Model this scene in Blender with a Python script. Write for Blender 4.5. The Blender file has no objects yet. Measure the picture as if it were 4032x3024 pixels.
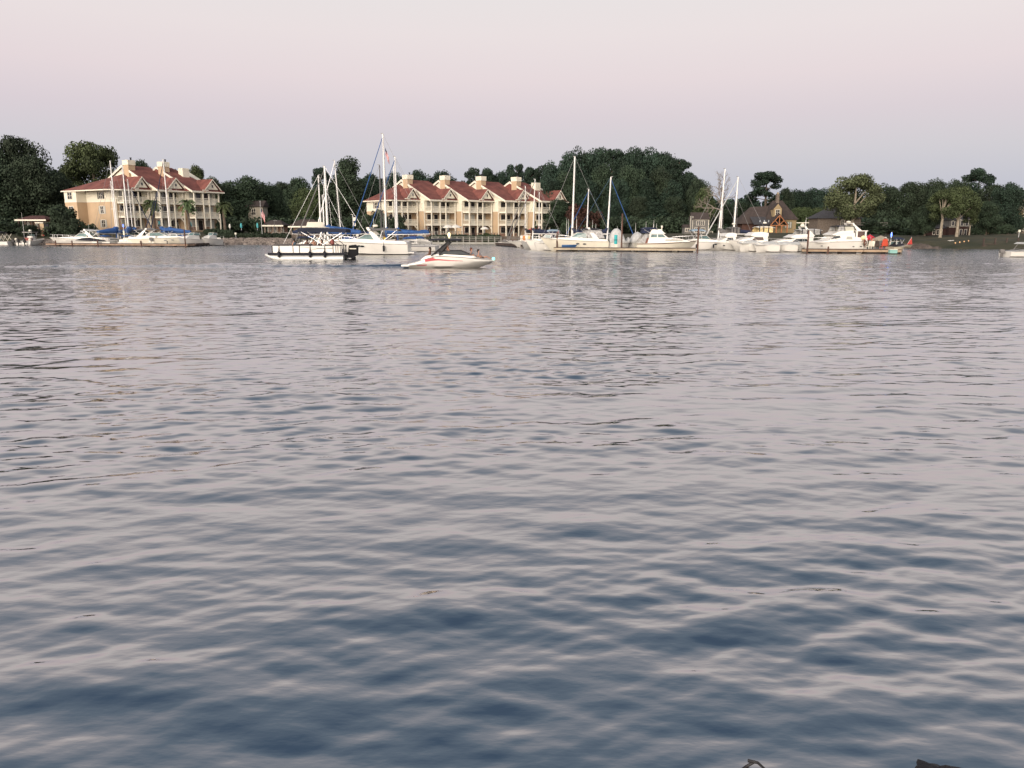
import bpy, bmesh, math, random
import numpy as np
from mathutils import Vector, Matrix
R = math.radians
sc = bpy.context.scene
col = sc.collection
random.seed(7)

# ------------------------------------------------------------------ camera
F_PX, HZ, CAM_H = 2912.0, 908.0, 2.8          # focal length and horizon row of the 4032x3024 photograph
TH = math.atan((1512 - HZ) / F_PX)
cam = bpy.data.cameras.new('camera'); camo = bpy.data.objects.new('camera', cam); col.objects.link(camo)
cam.sensor_width = 36; cam.lens = F_PX / 4032 * 36; cam.clip_start = 0.1; cam.clip_end = 6000
camo.location = (0, 0, CAM_H); camo.rotation_euler = (math.pi / 2 - TH, 0, 0)
sc.camera = camo

# ------------------------------------------------------------------ world, sun, exposure
w = bpy.data.worlds.new('World'); sc.world = w; w.use_nodes = True
nt = w.node_tree; N = nt.nodes; Lk = nt.links; N.clear()
out = N.new('ShaderNodeOutputWorld')
tc = N.new('ShaderNodeTexCoord'); sep = N.new('ShaderNodeSeparateXYZ'); Lk.new(tc.outputs['Generated'], sep.inputs[0])
asn = N.new('ShaderNodeMath'); asn.operation = 'ARCSINE'; Lk.new(sep.outputs['Z'], asn.inputs[0])
mr = N.new('ShaderNodeMapRange'); mr.inputs[1].default_value = 0; mr.inputs[2].default_value = math.pi / 2
Lk.new(asn.outputs[0], mr.inputs[0])
cr = N.new('ShaderNodeValToRGB'); Lk.new(mr.outputs[0], cr.inputs[0])
def s2l(c): return tuple(((x / 255 + 0.055) / 1.055) ** 2.4 if x > 10 else x / 255 / 12.92 for x in c) + (1,)
stops = [(0.0, (187, 193, 208)), (3.2, (193, 196, 210)), (5.5, (206, 203, 212)), (8.0, (217, 206, 214)),
         (10.5, (229, 215, 219)), (13.5, (234, 223, 224)), (16.5, (232, 226, 226)), (21, (212, 206, 209)), (28, (170, 174, 185)),
         (39, (124, 141, 160)), (52, (88, 110, 136)), (90, (60, 80, 108))]
el = cr.color_ramp.elements
while len(el) > 1: el.remove(el[-1])
el[0].position = 0; el[0].color = s2l(stops[0][1])
for a, c in stops[1:]:
    e = el.new(a / 90); e.color = s2l(c)
# after-glow on the western side, behind the camera
nrm = N.new('ShaderNodeVectorMath'); nrm.operation = 'DOT_PRODUCT'; Lk.new(tc.outputs['Generated'], nrm.inputs[0])
nrm.inputs[1].default_value = (-0.42, -0.89, 0.16)
gl = N.new('ShaderNodeMapRange'); gl.interpolation_type = 'SMOOTHSTEP'
gl.inputs[1].default_value = 0.25; gl.inputs[2].default_value = 1.0; gl.inputs[4].default_value = 2.9
Lk.new(nrm.outputs['Value'], gl.inputs[0])
mx = N.new('ShaderNodeVectorMath'); mx.operation = 'SCALE'; mx.inputs[0].default_value = (1.0, 0.85, 0.72)
Lk.new(gl.outputs[0], mx.inputs['Scale'])
ad = N.new('ShaderNodeVectorMath'); ad.operation = 'ADD'; Lk.new(cr.outputs[0], ad.inputs[0]); Lk.new(mx.outputs[0], ad.inputs[1])
bg = N.new('ShaderNodeBackground'); Lk.new(ad.outputs[0], bg.inputs[0]); bg.inputs[1].default_value = 0.97
sky = N.new('ShaderNodeTexSky'); sky.sky_type = 'NISHITA'; sky.sun_disc = False
sky.sun_elevation = R(2.0); sky.sun_rotation = R(205)
bg2 = N.new('ShaderNodeBackground'); Lk.new(sky.outputs[0], bg2.inputs[0]); bg2.inputs[1].default_value = 0.02
ash = N.new('ShaderNodeAddShader'); Lk.new(bg.outputs[0], ash.inputs[0]); Lk.new(bg2.outputs[0], ash.inputs[1])
Lk.new(ash.outputs[0], out.inputs[0])

sun = bpy.data.lights.new('sun', 'SUN'); sun.energy = 1.7; sun.angle = R(28); sun.color = (1.0, 0.89, 0.77)
suno = bpy.data.objects.new('sun', sun); col.objects.link(suno)
suno.rotation_euler = Vector((0.42, 0.89, -0.22)).to_track_quat('-Z', 'Y').to_euler()

sc.view_settings.view_transform = 'Standard'; sc.view_settings.look = 'None'
sc.view_settings.exposure = 0; sc.view_settings.gamma = 1
sc.cycles.max_bounces = 6; sc.cycles.diffuse_bounces = 2; sc.cycles.glossy_bounces = 3
sc.cycles.caustics_reflective = False; sc.cycles.caustics_refractive = False

# ------------------------------------------------------------------ pixel -> world helpers (placing things where they stand)
CT, ST = math.cos(TH), math.sin(TH)
def P(u, v, D):
    x = (u - 2016) / F_PX; y = (1512 - v) / F_PX
    dy = CT + y * ST; dz = -ST + y * CT
    return Vector((x / dy * D, D, CAM_H + dz / dy * D))
def DW(v):                                      # distance of the water surface seen at row v
    y = (1512 - v) / F_PX
    return CAM_H * (CT + y * ST) / (ST - y * CT)
def pxm(D): return F_PX / (D * CT)              # photo pixels per metre at distance D
def XU(u, D): return P(u, 940, D).x

# ------------------------------------------------------------------ materials
MATS = {}
def mat(name, c, rough=0.6, var=0.12, scale=1.5, metal=0.0, bump=0.0, bscale=8.0, emit=None, spec=0.5, var2=None, siding=0.0, island=0.0, streak=0.0, coat=0.0):
    if name in MATS: return MATS[name]
    m = bpy.data.materials.new(name); m.use_nodes = True; t = m.node_tree; n = t.nodes; l = t.links
    b = n['Principled BSDF']; b.inputs['Roughness'].default_value = rough; b.inputs['Metallic'].default_value = metal
    b.inputs['Specular IOR Level'].default_value = spec
    if coat: b.inputs['Coat Weight'].default_value = coat
    co = n.new('ShaderNodeTexCoord'); no = n.new('ShaderNodeTexNoise'); no.inputs['Scale'].default_value = scale; no.inputs['Detail'].default_value = 5
    if streak:
        mp = n.new('ShaderNodeMapping'); mp.inputs['Scale'].default_value = (1, 1, streak); l.new(co.outputs['Object'], mp.inputs[0]); l.new(mp.outputs[0], no.inputs[0])
    else: l.new(co.outputs['Object'], no.inputs[0])
    ramp = n.new('ShaderNodeValToRGB'); ramp.color_ramp.elements[0].position = 0.3; ramp.color_ramp.elements[1].position = 0.7
    lo = tuple(x * (1 - var) for x in c[:3]) + (1,); hi = tuple(min(1, x * (1 + var)) for x in (var2 or c)[:3]) + (1,)
    ramp.color_ramp.elements[0].color = lo; ramp.color_ramp.elements[1].color = hi
    l.new(no.outputs[0], ramp.inputs[0]); last = ramp.outputs[0]
    if island:
        ge = n.new('ShaderNodeNewGeometry'); oi = n.new('ShaderNodeObjectInfo')
        h = n.new('ShaderNodeHueSaturation')
        a = n.new('ShaderNodeMapRange'); a.inputs[3].default_value = 1 - island; a.inputs[4].default_value = 1 + island; l.new(ge.outputs['Random Per Island'], a.inputs[0])
        a2 = n.new('ShaderNodeMapRange'); a2.inputs[3].default_value = 0.75; a2.inputs[4].default_value = 1.25; l.new(oi.outputs['Random'], a2.inputs[0])
        mu = n.new('ShaderNodeMath'); mu.operation = 'MULTIPLY'; l.new(a.outputs[0], mu.inputs[0]); l.new(a2.outputs[0], mu.inputs[1])
        l.new(mu.outputs[0], h.inputs['Value']); l.new(last, h.inputs['Color']); last = h.outputs[0]
        a3 = n.new('ShaderNodeMapRange'); a3.inputs[3].default_value = 0.485; a3.inputs[4].default_value = 0.515; l.new(oi.outputs['Random'], a3.inputs[0]); l.new(a3.outputs[0], h.inputs['Hue'])
    l.new(last, b.inputs['Base Color'])
    if siding:
        wv = n.new('ShaderNodeTexWave'); wv.wave_type = 'BANDS'; wv.bands_direction = 'Z'; wv.wave_profile = 'SAW'; wv.inputs['Scale'].default_value = siding
        l.new(co.outputs['Object'], wv.inputs[0]); bp = n.new('ShaderNodeBump'); bp.inputs['Strength'].default_value = 0.5; bp.inputs['Distance'].default_value = 0.03
        l.new(wv.outputs[0], bp.inputs['Height']); l.new(bp.outputs[0], b.inputs['Normal'])
    elif bump:
        n2 = n.new('ShaderNodeTexNoise'); n2.inputs['Scale'].default_value = bscale; l.new(co.outputs['Object'], n2.inputs[0])
        bp = n.new('ShaderNodeBump'); bp.inputs['Strength'].default_value = bump; bp.inputs['Distance'].default_value = 0.1
        l.new(n2.outputs[0], bp.inputs['Height']); l.new(bp.outputs[0], b.inputs['Normal'])
    if emit:
        b.inputs['Emission Color'].default_value = tuple(emit[:3]) + (1,); b.inputs['Emission Strength'].default_value = emit[3]
    MATS[name] = m; return m
gel = mat('gelcoat_white', (0.80, 0.78, 0.72), 0.25, 0.06, 0.7)
gelc = mat('gelcoat_cream', (0.74, 0.70, 0.58), 0.3, 0.08, 0.7)
gelg = mat('gelcoat_grey', (0.42, 0.42, 0.40), 0.35, 0.12, 0.8)
gelb = mat('gelcoat_bottom', (0.10, 0.05, 0.04), 0.6, 0.2, 1.0)
dk = mat('canvas_black', (0.012, 0.013, 0.020), 0.85, 0.3, 3)
navy = mat('canvas_navy', (0.014, 0.022, 0.055), 0.85, 0.3, 3)
blue = mat('canvas_blue', (0.025, 0.085, 0.25), 0.8, 0.25, 3)
greyc = mat('canvas_grey', (0.16, 0.155, 0.15), 0.85, 0.2, 3)
whitec = mat('canvas_white', (0.50, 0.51, 0.50), 0.8, 0.15, 2, bump=0.6, bscale=3)
clearv = mat('clear_vinyl', (0.34, 0.34, 0.33), 0.25, 0.45, 3.5)
litv = mat('amber_lit_vinyl', (0.55, 0.42, 0.20), 0.3, 0.5, 4)  # amber glow of the lit yacht windows, put into the vinyl colour
glass = mat('tinted_glass', (0.02, 0.03, 0.035), 0.08, 0.3, 2)
glassg = mat('green_glass', (0.10, 0.17, 0.17), 0.08, 0.35, 2)
alu = mat('aluminium', (0.62, 0.63, 0.64), 0.35, 0.08, 2, metal=0.6)
mastw = mat('mast_white', (0.80, 0.79, 0.76), 0.35, 0.05, 1)
steel = mat('stainless', (0.60, 0.60, 0.60), 0.25, 0.05, 1, metal=0.7)
rope = mat('rigging', (0.25, 0.25, 0.25), 0.5, 0.1, 1)
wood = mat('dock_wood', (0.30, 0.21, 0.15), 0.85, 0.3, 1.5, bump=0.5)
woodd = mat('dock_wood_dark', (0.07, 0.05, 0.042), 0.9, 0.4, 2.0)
woodg = mat('grey_timber', (0.25, 0.235, 0.21), 0.9, 0.25, 1.5)
rust = mat('rusty_pile', (0.10, 0.05, 0.035), 0.8, 0.4, 2)
red = mat('red_cloth', (0.55, 0.03, 0.05), 0.8, 0.2, 2)
redp = mat('red_paint', (0.45, 0.02, 0.035), 0.3, 0.1, 2)
teal = mat('teal_cloth', (0.08, 0.40, 0.43), 0.8, 0.15, 2)
tanc = mat('tan_cloth', (0.34, 0.29, 0.22), 0.85, 0.15, 2)
blackp = mat('black_plastic', (0.010, 0.010, 0.012), 0.6, 0.2, 3)
skin1 = mat('skin_light', (0.45, 0.24, 0.16), 0.6, 0.1, 6)
skin2 = mat('skin_brown', (0.16, 0.075, 0.045), 0.6, 0.1, 6)
hair = mat('hair_dark', (0.012, 0.008, 0.006), 0.7, 0.2, 8)
hairr = mat('hair_auburn', (0.10, 0.025, 0.012), 0.7, 0.2, 8)
cream = mat('cream_siding', (0.80, 0.76, 0.62), 0.8, 0.05, 0.4, siding=8)
tanw = mat('tan_stucco', (0.50, 0.37, 0.24), 0.85, 0.08, 0.5, bump=0.2)
trim = mat('white_trim', (0.78, 0.74, 0.62), 0.6, 0.04, 1)
roofr = mat('red_shingles', (0.145, 0.048, 0.040), 0.9, 0.2, 0.6, siding=5, var2=(0.20, 0.07, 0.055))
roofb = mat('brown_shingles', (0.055, 0.042, 0.038), 0.9, 0.2, 1.2, siding=5)
roofg = mat('grey_shingles', (0.05, 0.05, 0.056), 0.9, 0.2, 1.2, siding=5)
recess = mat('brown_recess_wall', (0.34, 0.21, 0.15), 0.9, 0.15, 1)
winm = mat('window_glass', (0.025, 0.022, 0.025), 0.1, 0.5, 1.0)
blind = mat('window_blind', (0.42, 0.42, 0.38), 0.7, 0.1, 1)
stone = mat('stone_wall', (0.16, 0.13, 0.105), 0.9, 0.3, 2.5, bump=0.5)
brick = mat('brick_wall', (0.05, 0.024, 0.02), 0.9, 0.25, 3)  # darkened so the colour carries the shade over the brick house
ochre = mat('ochre_wall', (0.30, 0.23, 0.13), 0.85, 0.1, 1)  # dimmed: shade on the houses is put into the wall colour
greyw = mat('grey_siding', (0.15, 0.145, 0.135), 0.85, 0.1, 1, siding=7)
timber = mat('cedar_timber', (0.36, 0.15, 0.065), 0.8, 0.2, 2)
bark = mat('bark', (0.11, 0.085, 0.065), 0.95, 0.3, 2)
barkl = mat('pale_bark', (0.30, 0.26, 0.20), 0.9, 0.3, 1.5)
lf_dark = mat('leaves_dark', (0.031, 0.048, 0.028), 0.75, 0.45, 0.28, island=0.3, spec=0.25)
lf_pine = mat('needles_pine', (0.023, 0.042, 0.028), 0.75, 0.5, 0.3, island=0.3, spec=0.25)
lf_mid = mat('leaves_mid', (0.058, 0.080, 0.034), 0.75, 0.4, 0.3, island=0.45, spec=0.25)
lf_light = mat('leaves_light', (0.078, 0.092, 0.045), 0.75, 0.4, 0.35, island=0.4, spec=0.25)
lf_red = mat('leaves_russet', (0.060, 0.030, 0.024), 0.8, 0.3, 0.5, island=0.4, spec=0.2)
lf_palm = mat('palm_fronds', (0.075, 0.105, 0.045), 0.7, 0.3, 1, island=0.3, spec=0.3)
rockm = mat('riprap_rock', (0.24, 0.21, 0.185), 0.95, 0.35, 1.0, bump=0.6, island=0.3)
rockb = mat('wet_rock', (0.012, 0.011, 0.012), 0.6, 0.3, 5, bump=0.6)
twig = mat('wet_twig', (0.045, 0.022, 0.020), 0.6, 0.3, 8)

# ------------------------------------------------------------------ mesh helpers
class MB:
    def __init__(s): s.v = []; s.f = []; s.m = []
    def add(s, vs, fs, mi=0):
        o = len(s.v); s.v += [tuple(x) for x in vs]; s.f += [tuple(i + o for i in f) for f in fs]; s.m += [mi] * len(fs); return s
    def box(s, x0, x1, y0, y1, z0, z1, mi=0):
        return s.add([(x0,y0,z0),(x1,y0,z0),(x1,y1,z0),(x0,y1,z0),(x0,y0,z1),(x1,y0,z1),(x1,y1,z1),(x0,y1,z1)],
                     [(0,3,2,1),(4,5,6,7),(0,1,5,4),(1,2,6,5),(2,3,7,6),(3,0,4,7)], mi)
    def prism(s, pts, a0, a1, axis='x', mi=0, inset=0.0, zmin=None):
        """polygon extruded: axis 'x' -> pts are (y,z); axis 'y' -> pts are (x,z); inset narrows it with height"""
        n = len(pts); vs = []
        z0 = min(p[1] for p in pts) if zmin is None else zmin
        for a, sg in ((a0, 1), (a1, -1)):
            for p in pts:
                aa = a + sg * inset * (p[1] - z0)
                vs.append((aa, p[0], p[1]) if axis == 'x' else (p[0], aa, p[1]))
        fs = [tuple(range(n)), tuple(range(2 * n - 1, n - 1, -1))] + [(i, (i + 1) % n, n + (i + 1) % n, n + i) for i in range(n)]
        return s.add(vs, fs, mi)
    def tube(s, pts, r, n=6, mi=0, r1=None, cap=True):
        pts = [Vector(p) for p in pts]; k = len(pts); rings = []
        o = []
        for i, p in enumerate(pts):
            d = (pts[min(i + 1, k - 1)] - pts[max(i - 1, 0)]).normalized()
            a = d.orthogonal().normalized(); b = d.cross(a)
            rr = r if r1 is None else r + (r1 - r) * i / (k - 1)
            if isinstance(r, (list, tuple)): rr = r[i]
            for j in range(n):
                t = 2 * math.pi * j / n; o.append(p + a * (math.cos(t) * rr) + b * (math.sin(t) * rr))
        # orthogonal() may flip between rings; realign by nearest start
        for i in range(1, k):
            prev = o[(i - 1) * n:i * n]; cur = o[i * n:(i + 1) * n]
            best = min(range(n), key=lambda q: sum((cur[(j + q) % n] - prev[j]).length for j in range(n)))
            bestr = min(range(n), key=lambda q: sum((cur[(q - j) % n] - prev[j]).length for j in range(n)))
            if sum((cur[(bestr - j) % n] - prev[j]).length for j in range(n)) < sum((cur[(j + best) % n] - prev[j]).length for j in range(n)) - 1e-6:
                o[i * n:(i + 1) * n] = [cur[(bestr - j) % n] for j in range(n)]
            else: o[i * n:(i + 1) * n] = [cur[(j + best) % n] for j in range(n)]
        fs = [(i * n + j, i * n + (j + 1) % n, (i + 1) * n + (j + 1) % n, (i + 1) * n + j) for i in range(k - 1) for j in range(n)]
        if cap: fs += [tuple(range(n)), tuple(range(k * n - 1, (k - 1) * n - 1, -1))]
        return s.add(o, fs, mi)
    def lathe(s, prof, n=12, c=(0, 0, 0), mi=0):
        vs = []; k = len(prof)
        for r, z in prof:
            for j in range(n):
                t = 2 * math.pi * j / n; vs.append((c[0] + r * math.cos(t), c[1] + r * math.sin(t), c[2] + z))
        fs = [(i * n + j, i * n + (j + 1) % n, (i + 1) * n + (j + 1) % n, (i + 1) * n + j) for i in range(k - 1) for j in range(n)]
        fs += [tuple(range(n - 1, -1, -1)), tuple(range((k - 1) * n, k * n))]
        return s.add(vs, fs, mi)
    def ell(s, c, r, n=10, mi=0):
        prof = [(max(0.001, math.sin(math.pi * i / 8)), -math.cos(math.pi * i / 8)) for i in range(9)]
        vs = []; 
        for a, z in prof:
            for j in range(n):
                t = 2 * math.pi * j / n; vs.append((c[0] + r[0] * a * math.cos(t), c[1] + r[1] * a * math.sin(t), c[2] + r[2] * z))
        return s.add(vs, [(i * n + j, i * n + (j + 1) % n, (i + 1) * n + (j + 1) % n, (i + 1) * n + j) for i in range(8) for j in range(n)], mi)
    def mesh(s, name, mats, smooth=False):
        me = bpy.data.meshes.new(name); me.from_pydata(s.v, [], s.f)
        for m in (mats if isinstance(mats, (list, tuple)) else [mats]): me.materials.append(m)
        if any(s.m): me.polygons.foreach_set('material_index', s.m)
        bm = bmesh.new(); bm.from_mesh(me); bmesh.ops.recalc_face_normals(bm, faces=bm.faces); bm.to_mesh(me); bm.free()
        if smooth:
            me.shade_smooth()
            me.set_sharp_from_angle(angle=R(38))
        me.update(); return me
    def build(s, name, mats, parent=None, smooth=False, loc=None, rz=0, label=None):
        o = bpy.data.objects.new(name, s.mesh(name, mats, smooth)); col.objects.link(o)
        if parent is not None: o.parent = parent
        if loc is not None: o.location = loc
        if rz: o.rotation_euler = (0, 0, R(rz))
        if label: o['label'] = label
        return o
def tag(o, label, cat, group=None, kind=None):
    if label: o['label'] = label
    if cat: o['category'] = cat
    if group: o['group'] = group
    if kind: o['kind'] = kind
    return o
def thing(name, label, cat, loc, rz=0, group=None):
    o = bpy.data.objects.new(name, None); o.empty_display_size = 0.3; col.objects.link(o)
    o.location = loc; o.rotation_euler = (0, 0, R(rz)); return tag(o, label, cat, group)
def kids(o): return [c for c in col.objects if c.parent == o]
def copy_tree(o, parent=None):
    c = o.copy(); col.objects.link(c); c.parent = parent
    for ch in kids(o): copy_tree(ch, c)
    return c

# ------------------------------------------------------------------ terrain
SHORE = [(-1500, 150), (0, 147), (860, 151), (1140, 152), (1700, 160), (1990, 165), (2150, 150), (2700, 142), (3100, 135), (3500, 128), (3640, 119), (4032, 112), (5500, 100)]
PLAT = [(-1500, 3.2), (0, 2.6), (860, 2.5), (1000, 1.5), (1400, 1.3), (2100, 1.3), (2400, 2.0), (3100, 2.3), (3600, 1.8), (4032, 2.2), (5500, 4)]
def ip(tab, x):
    return float(np.interp(x, [t[0] for t in tab], [t[1] for t in tab]))
def ground_z(x, y):
    u = 2016 + x / y * F_PX * 1.018 if y > 20 else 2016
    s = y - ip(SHORE, u); p = ip(PLAT, u)
    if s < 0: return max(-3.0, s * 0.4)
    if s < 3: z = s / 3 * min(p, 1.1)
    elif s < 14: z = min(p, 1.1) + (p - min(p, 1.1)) * (s - 3) / 11
    else: z = p
    return z + max(0, s - 45) * 0.025 - max(0, s - 400) * 0.02
xs = sorted(set(list(np.linspace(-3000, -200, 12)) + list(np.linspace(-200, 200, 161)) + list(np.linspace(200, 3000, 12))))
ys = sorted(set([-60, 0, 60] + list(np.linspace(90, 220, 105)) + list(np.linspace(225, 600, 16)) + [900, 1500, 2500, 4000]))
vs = [(x, y, ground_z(x, y) + (0.12 * math.sin(x * 0.7) * math.sin(y * 0.9) if abs(x) < 200 and 100 < y < 220 else 0)) for y in ys for x in xs]
nx = len(xs)
fs = [(j * nx + i, j * nx + i + 1, (j + 1) * nx + i + 1, (j + 1) * nx + i) for j in range(len(ys) - 1) for i in range(nx - 1)]
grass = mat('ground_grass', (0.026, 0.036, 0.016), 0.95, 0.35, 0.25, var2=(0.050, 0.045, 0.026), bump=0.4)  # darkened all over to carry the trees' shadow on the right bank
g = MB().add(vs, fs).build('ground', grass); tag(g, None, None, kind='structure')

# ------------------------------------------------------------------ water
def build_water():
    rng = np.random.RandomState(5)
    rr = [1.0]
    while rr[-1] < 185: rr.append(rr[-1] + max(0.016, rr[-1] * 0.0032 if rr[-1] < 60 else rr[-1] * 0.0065))
    rr = np.array(rr); na = 1080
    aa = np.linspace(-R(52), R(52), na)
    X = np.outer(rr, np.sin(aa)); Y = np.outer(rr, np.cos(aa))
    Z = np.zeros_like(X)
    # slow patches of calmer and rougher water
    def patch(k, seed):
        r = np.random.RandomState(seed); q = np.zeros_like(X)
        for _ in range(7):
            t = r.uniform(0, 2 * np.pi); kk = k * r.uniform(0.5, 1.5)
            q += np.sin(kk * (X * np.cos(t) * 0.7 + Y * np.sin(t) * 1.2) + r.uniform(0, 6.28))
        return q / 7 ** .5
    pm = 1 + 0.25 * patch(0.35, 1); pm2 = np.clip(1 + 0.35 * patch(0.9, 2), 0.2, 2.0)
    far = np.clip((rr[:, None] - 45) / 60, 0, 1)
    calm = 0.86 + 0.14 * np.clip((rr[:, None] - 5) / 9, 0, 1) + 1.5 * np.clip((rr[:, None] - 18) / 50, 0, 1)
    wl = np.concatenate([rng.uniform(1.6, 4.5, 8), rng.uniform(0.7, 1.5, 18), rng.uniform(0.32, 0.7, 34), rng.uniform(0.12, 0.32, 44)])
    for L in wl:
        sp = 0.30 if L > 0.7 else 0.42
        t = -np.pi / 2 + 0.13 + rng.normal(0, sp); k = 2 * np.pi / L
        slope = {0: 0.0058, 1: 0.0084, 2: 0.0108, 3: 0.0074}[0 if L > 1.55 else 1 if L > 0.7 else 2 if L > 0.32 else 3]
        A = slope / k * 1.25
        fade = np.clip(1.6 - (rr * 0.0032) / (L * 0.22), 0, 1)[:, None] if L < 1.5 else 1.0
        m = pm if L > 0.9 else pm2
        ph = k * (X * np.cos(t) + Y * np.sin(t)) + rng.uniform(0, 6.28)
        Z += A * (np.sin(ph) + 0.18 * np.cos(2 * ph)) * m * calm * fade
    # wake of the speedboat: a low ridge trailing to the left
    yb = DW(1052)
    yl = yb + 0.8 + 0.02 * (X + 9) + 0.5 * np.sin(X * 0.17) + 0.15 * np.sin(X * 0.6)
    wk = np.exp(-((Y - yl) / 0.33) ** 2) * (X < -5.2) * np.clip((-4.6 - X) / 2, 0, 1) * np.clip(1.15 + X / 110, 0.25, 1)
    Z += 0.20 * wk * (1 + 0.25 * np.sin(X * 0.7 + 1))
    wk2 = np.exp(-((Y - yl - 2.2) / 0.5) ** 2) * np.clip((-7 - X) / 4, 0, 1) * np.clip(1.1 + X / 80, 0, 1)
    Z += 0.07 * wk2
    yp = DW(1022)                                   # small wash behind the pontoon boat's motor
    Z += 0.05 * np.exp(-((Y - yp + 0.4) / 0.4) ** 2) * np.clip((X + 15) / 1.0, 0, 1) * np.clip((-9 - X) / 3, 0, 1)
    n0, n1 = X.shape
    co = np.stack([X, Y, Z], -1).reshape(-1, 3)
    idx = np.arange(n0 * n1).reshape(n0, n1)
    q = np.stack([idx[:-1, :-1], idx[:-1, 1:], idx[1:, 1:], idx[1:, :-1]], -1).reshape(-1, 4)
    me = bpy.data.meshes.new('water'); me.vertices.add(len(co)); me.vertices.foreach_set('co', co.astype(np.float32).ravel())
    me.loops.add(q.size); me.loops.foreach_set('vertex_index', q.astype(np.int32).ravel())
    me.polygons.add(len(q)); me.polygons.foreach_set('loop_start', np.arange(0, q.size, 4, dtype=np.int32))
    me.polygons.foreach_set('loop_total', np.full(len(q), 4, dtype=np.int32))
    me.update(calc_edges=True); me.shade_smooth()
    m = bpy.data.materials.new('lake_water'); m.use_nodes = True; t = m.node_tree; n = t.nodes; l = t.links
    b = n['Principled BSDF']; b.inputs['Base Color'].default_value = (0.50, 0.49, 0.485, 1); b.inputs['Metallic'].default_value = 1.0; b.inputs['Roughness'].default_value = 0.05
    b.inputs['IOR'].default_value = 3.4; b.inputs['Specular IOR Level'].default_value = 0.5
    tcn = n.new('ShaderNodeTexCoord'); mp = n.new('ShaderNodeMapping'); mp.inputs['Scale'].default_value = (1.6, 3.6, 1); l.new(tcn.outputs['Object'], mp.inputs[0])
    no = n.new('ShaderNodeTexNoise'); no.inputs['Scale'].default_value = 2.4; no.inputs['Detail'].default_value = 3.5; no.inputs['Roughness'].default_value = 0.45; l.new(mp.outputs[0], no.inputs[0])
    bp = n.new('ShaderNodeBump'); bp.inputs['Strength'].default_value = 0.22; bp.inputs['Distance'].default_value = 0.02
    l.new(no.outputs[0], bp.inputs['Height'])
    ln = n.new('ShaderNodeVectorMath'); ln.operation = 'LENGTH'; l.new(tcn.outputs['Object'], ln.inputs[0])
    dm = n.new('ShaderNodeMapRange'); dm.inputs[1].default_value = 22; dm.inputs[2].default_value = 95; dm.inputs[3].default_value = 0; dm.inputs[4].default_value = 1; l.new(ln.outputs['Value'], dm.inputs[0])
    n3 = n.new('ShaderNodeTexNoise'); n3.inputs['Scale'].default_value = 2.6; n3.inputs['Detail'].default_value = 2; mp3 = n.new('ShaderNodeMapping'); mp3.inputs['Scale'].default_value = (0.7, 1.6, 1)
    l.new(tcn.outputs['Object'], mp3.inputs[0]); l.new(mp3.outputs[0], n3.inputs[0])
    b3 = n.new('ShaderNodeBump'); b3.inputs['Distance'].default_value = 0.12; l.new(dm.outputs[0], b3.inputs['Strength']); l.new(n3.outputs[0], b3.inputs['Height'])
    l.new(bp.outputs[0], b3.inputs['Normal']); l.new(b3.outputs[0], b.inputs['Normal'])
    rm = n.new('ShaderNodeMapRange'); rm.interpolation_type = 'SMOOTHSTEP'; rm.inputs[1].default_value = 40; rm.inputs[2].default_value = 120; rm.inputs[3].default_value = 0.05; rm.inputs[4].default_value = 0.20
    l.new(ln.outputs['Value'], rm.inputs[0]); l.new(rm.outputs[0], b.inputs['Roughness'])
    me.materials.append(m)
    o = bpy.data.objects.new('water', me); col.objects.link(o); tag(o, None, None, kind='structure')
build_water()

# ------------------------------------------------------------------ trees
def leaf_quads(mb, pts, nrm, size, rng, squash=0.8):
    n = len(pts)
    d = nrm + rng.normal(0, 0.55, (n, 3)); d /= np.linalg.norm(d, axis=1)[:, None]
    a = np.cross(d, rng.normal(0, 1, (n, 3))); a /= np.linalg.norm(a, axis=1)[:, None] + 1e-9
    b = np.cross(d, a); s = (size * rng.uniform(0.6, 1.35, n))[:, None]
    q = np.stack([pts - a * s, pts - b * s * squash, pts + a * s, pts + b * s * squash], 1).reshape(-1, 3)
    o = len(mb.v); mb.v += [tuple(x) for x in q]; mb.f += [(o + 4 * i, o + 4 * i + 1, o + 4 * i + 2, o + 4 * i + 3) for i in range(n)]; mb.m += [0] * n
def clump_points(cs, rs, n, rng, zs=0.8):
    cs = np.array(cs); rs = np.array(rs); k = rng.choice(len(cs), n, p=rs ** 2 / np.sum(rs ** 2))
    d = rng.normal(0, 1, (n, 3)); d /= np.linalg.norm(d, axis=1)[:, None]
    r = rs[k] * rng.uniform(0.62, 1.05, n)
    return cs[k] + d * r[:, None] * np.array([1, 1, zs]), d
PROTO = {}
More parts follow.
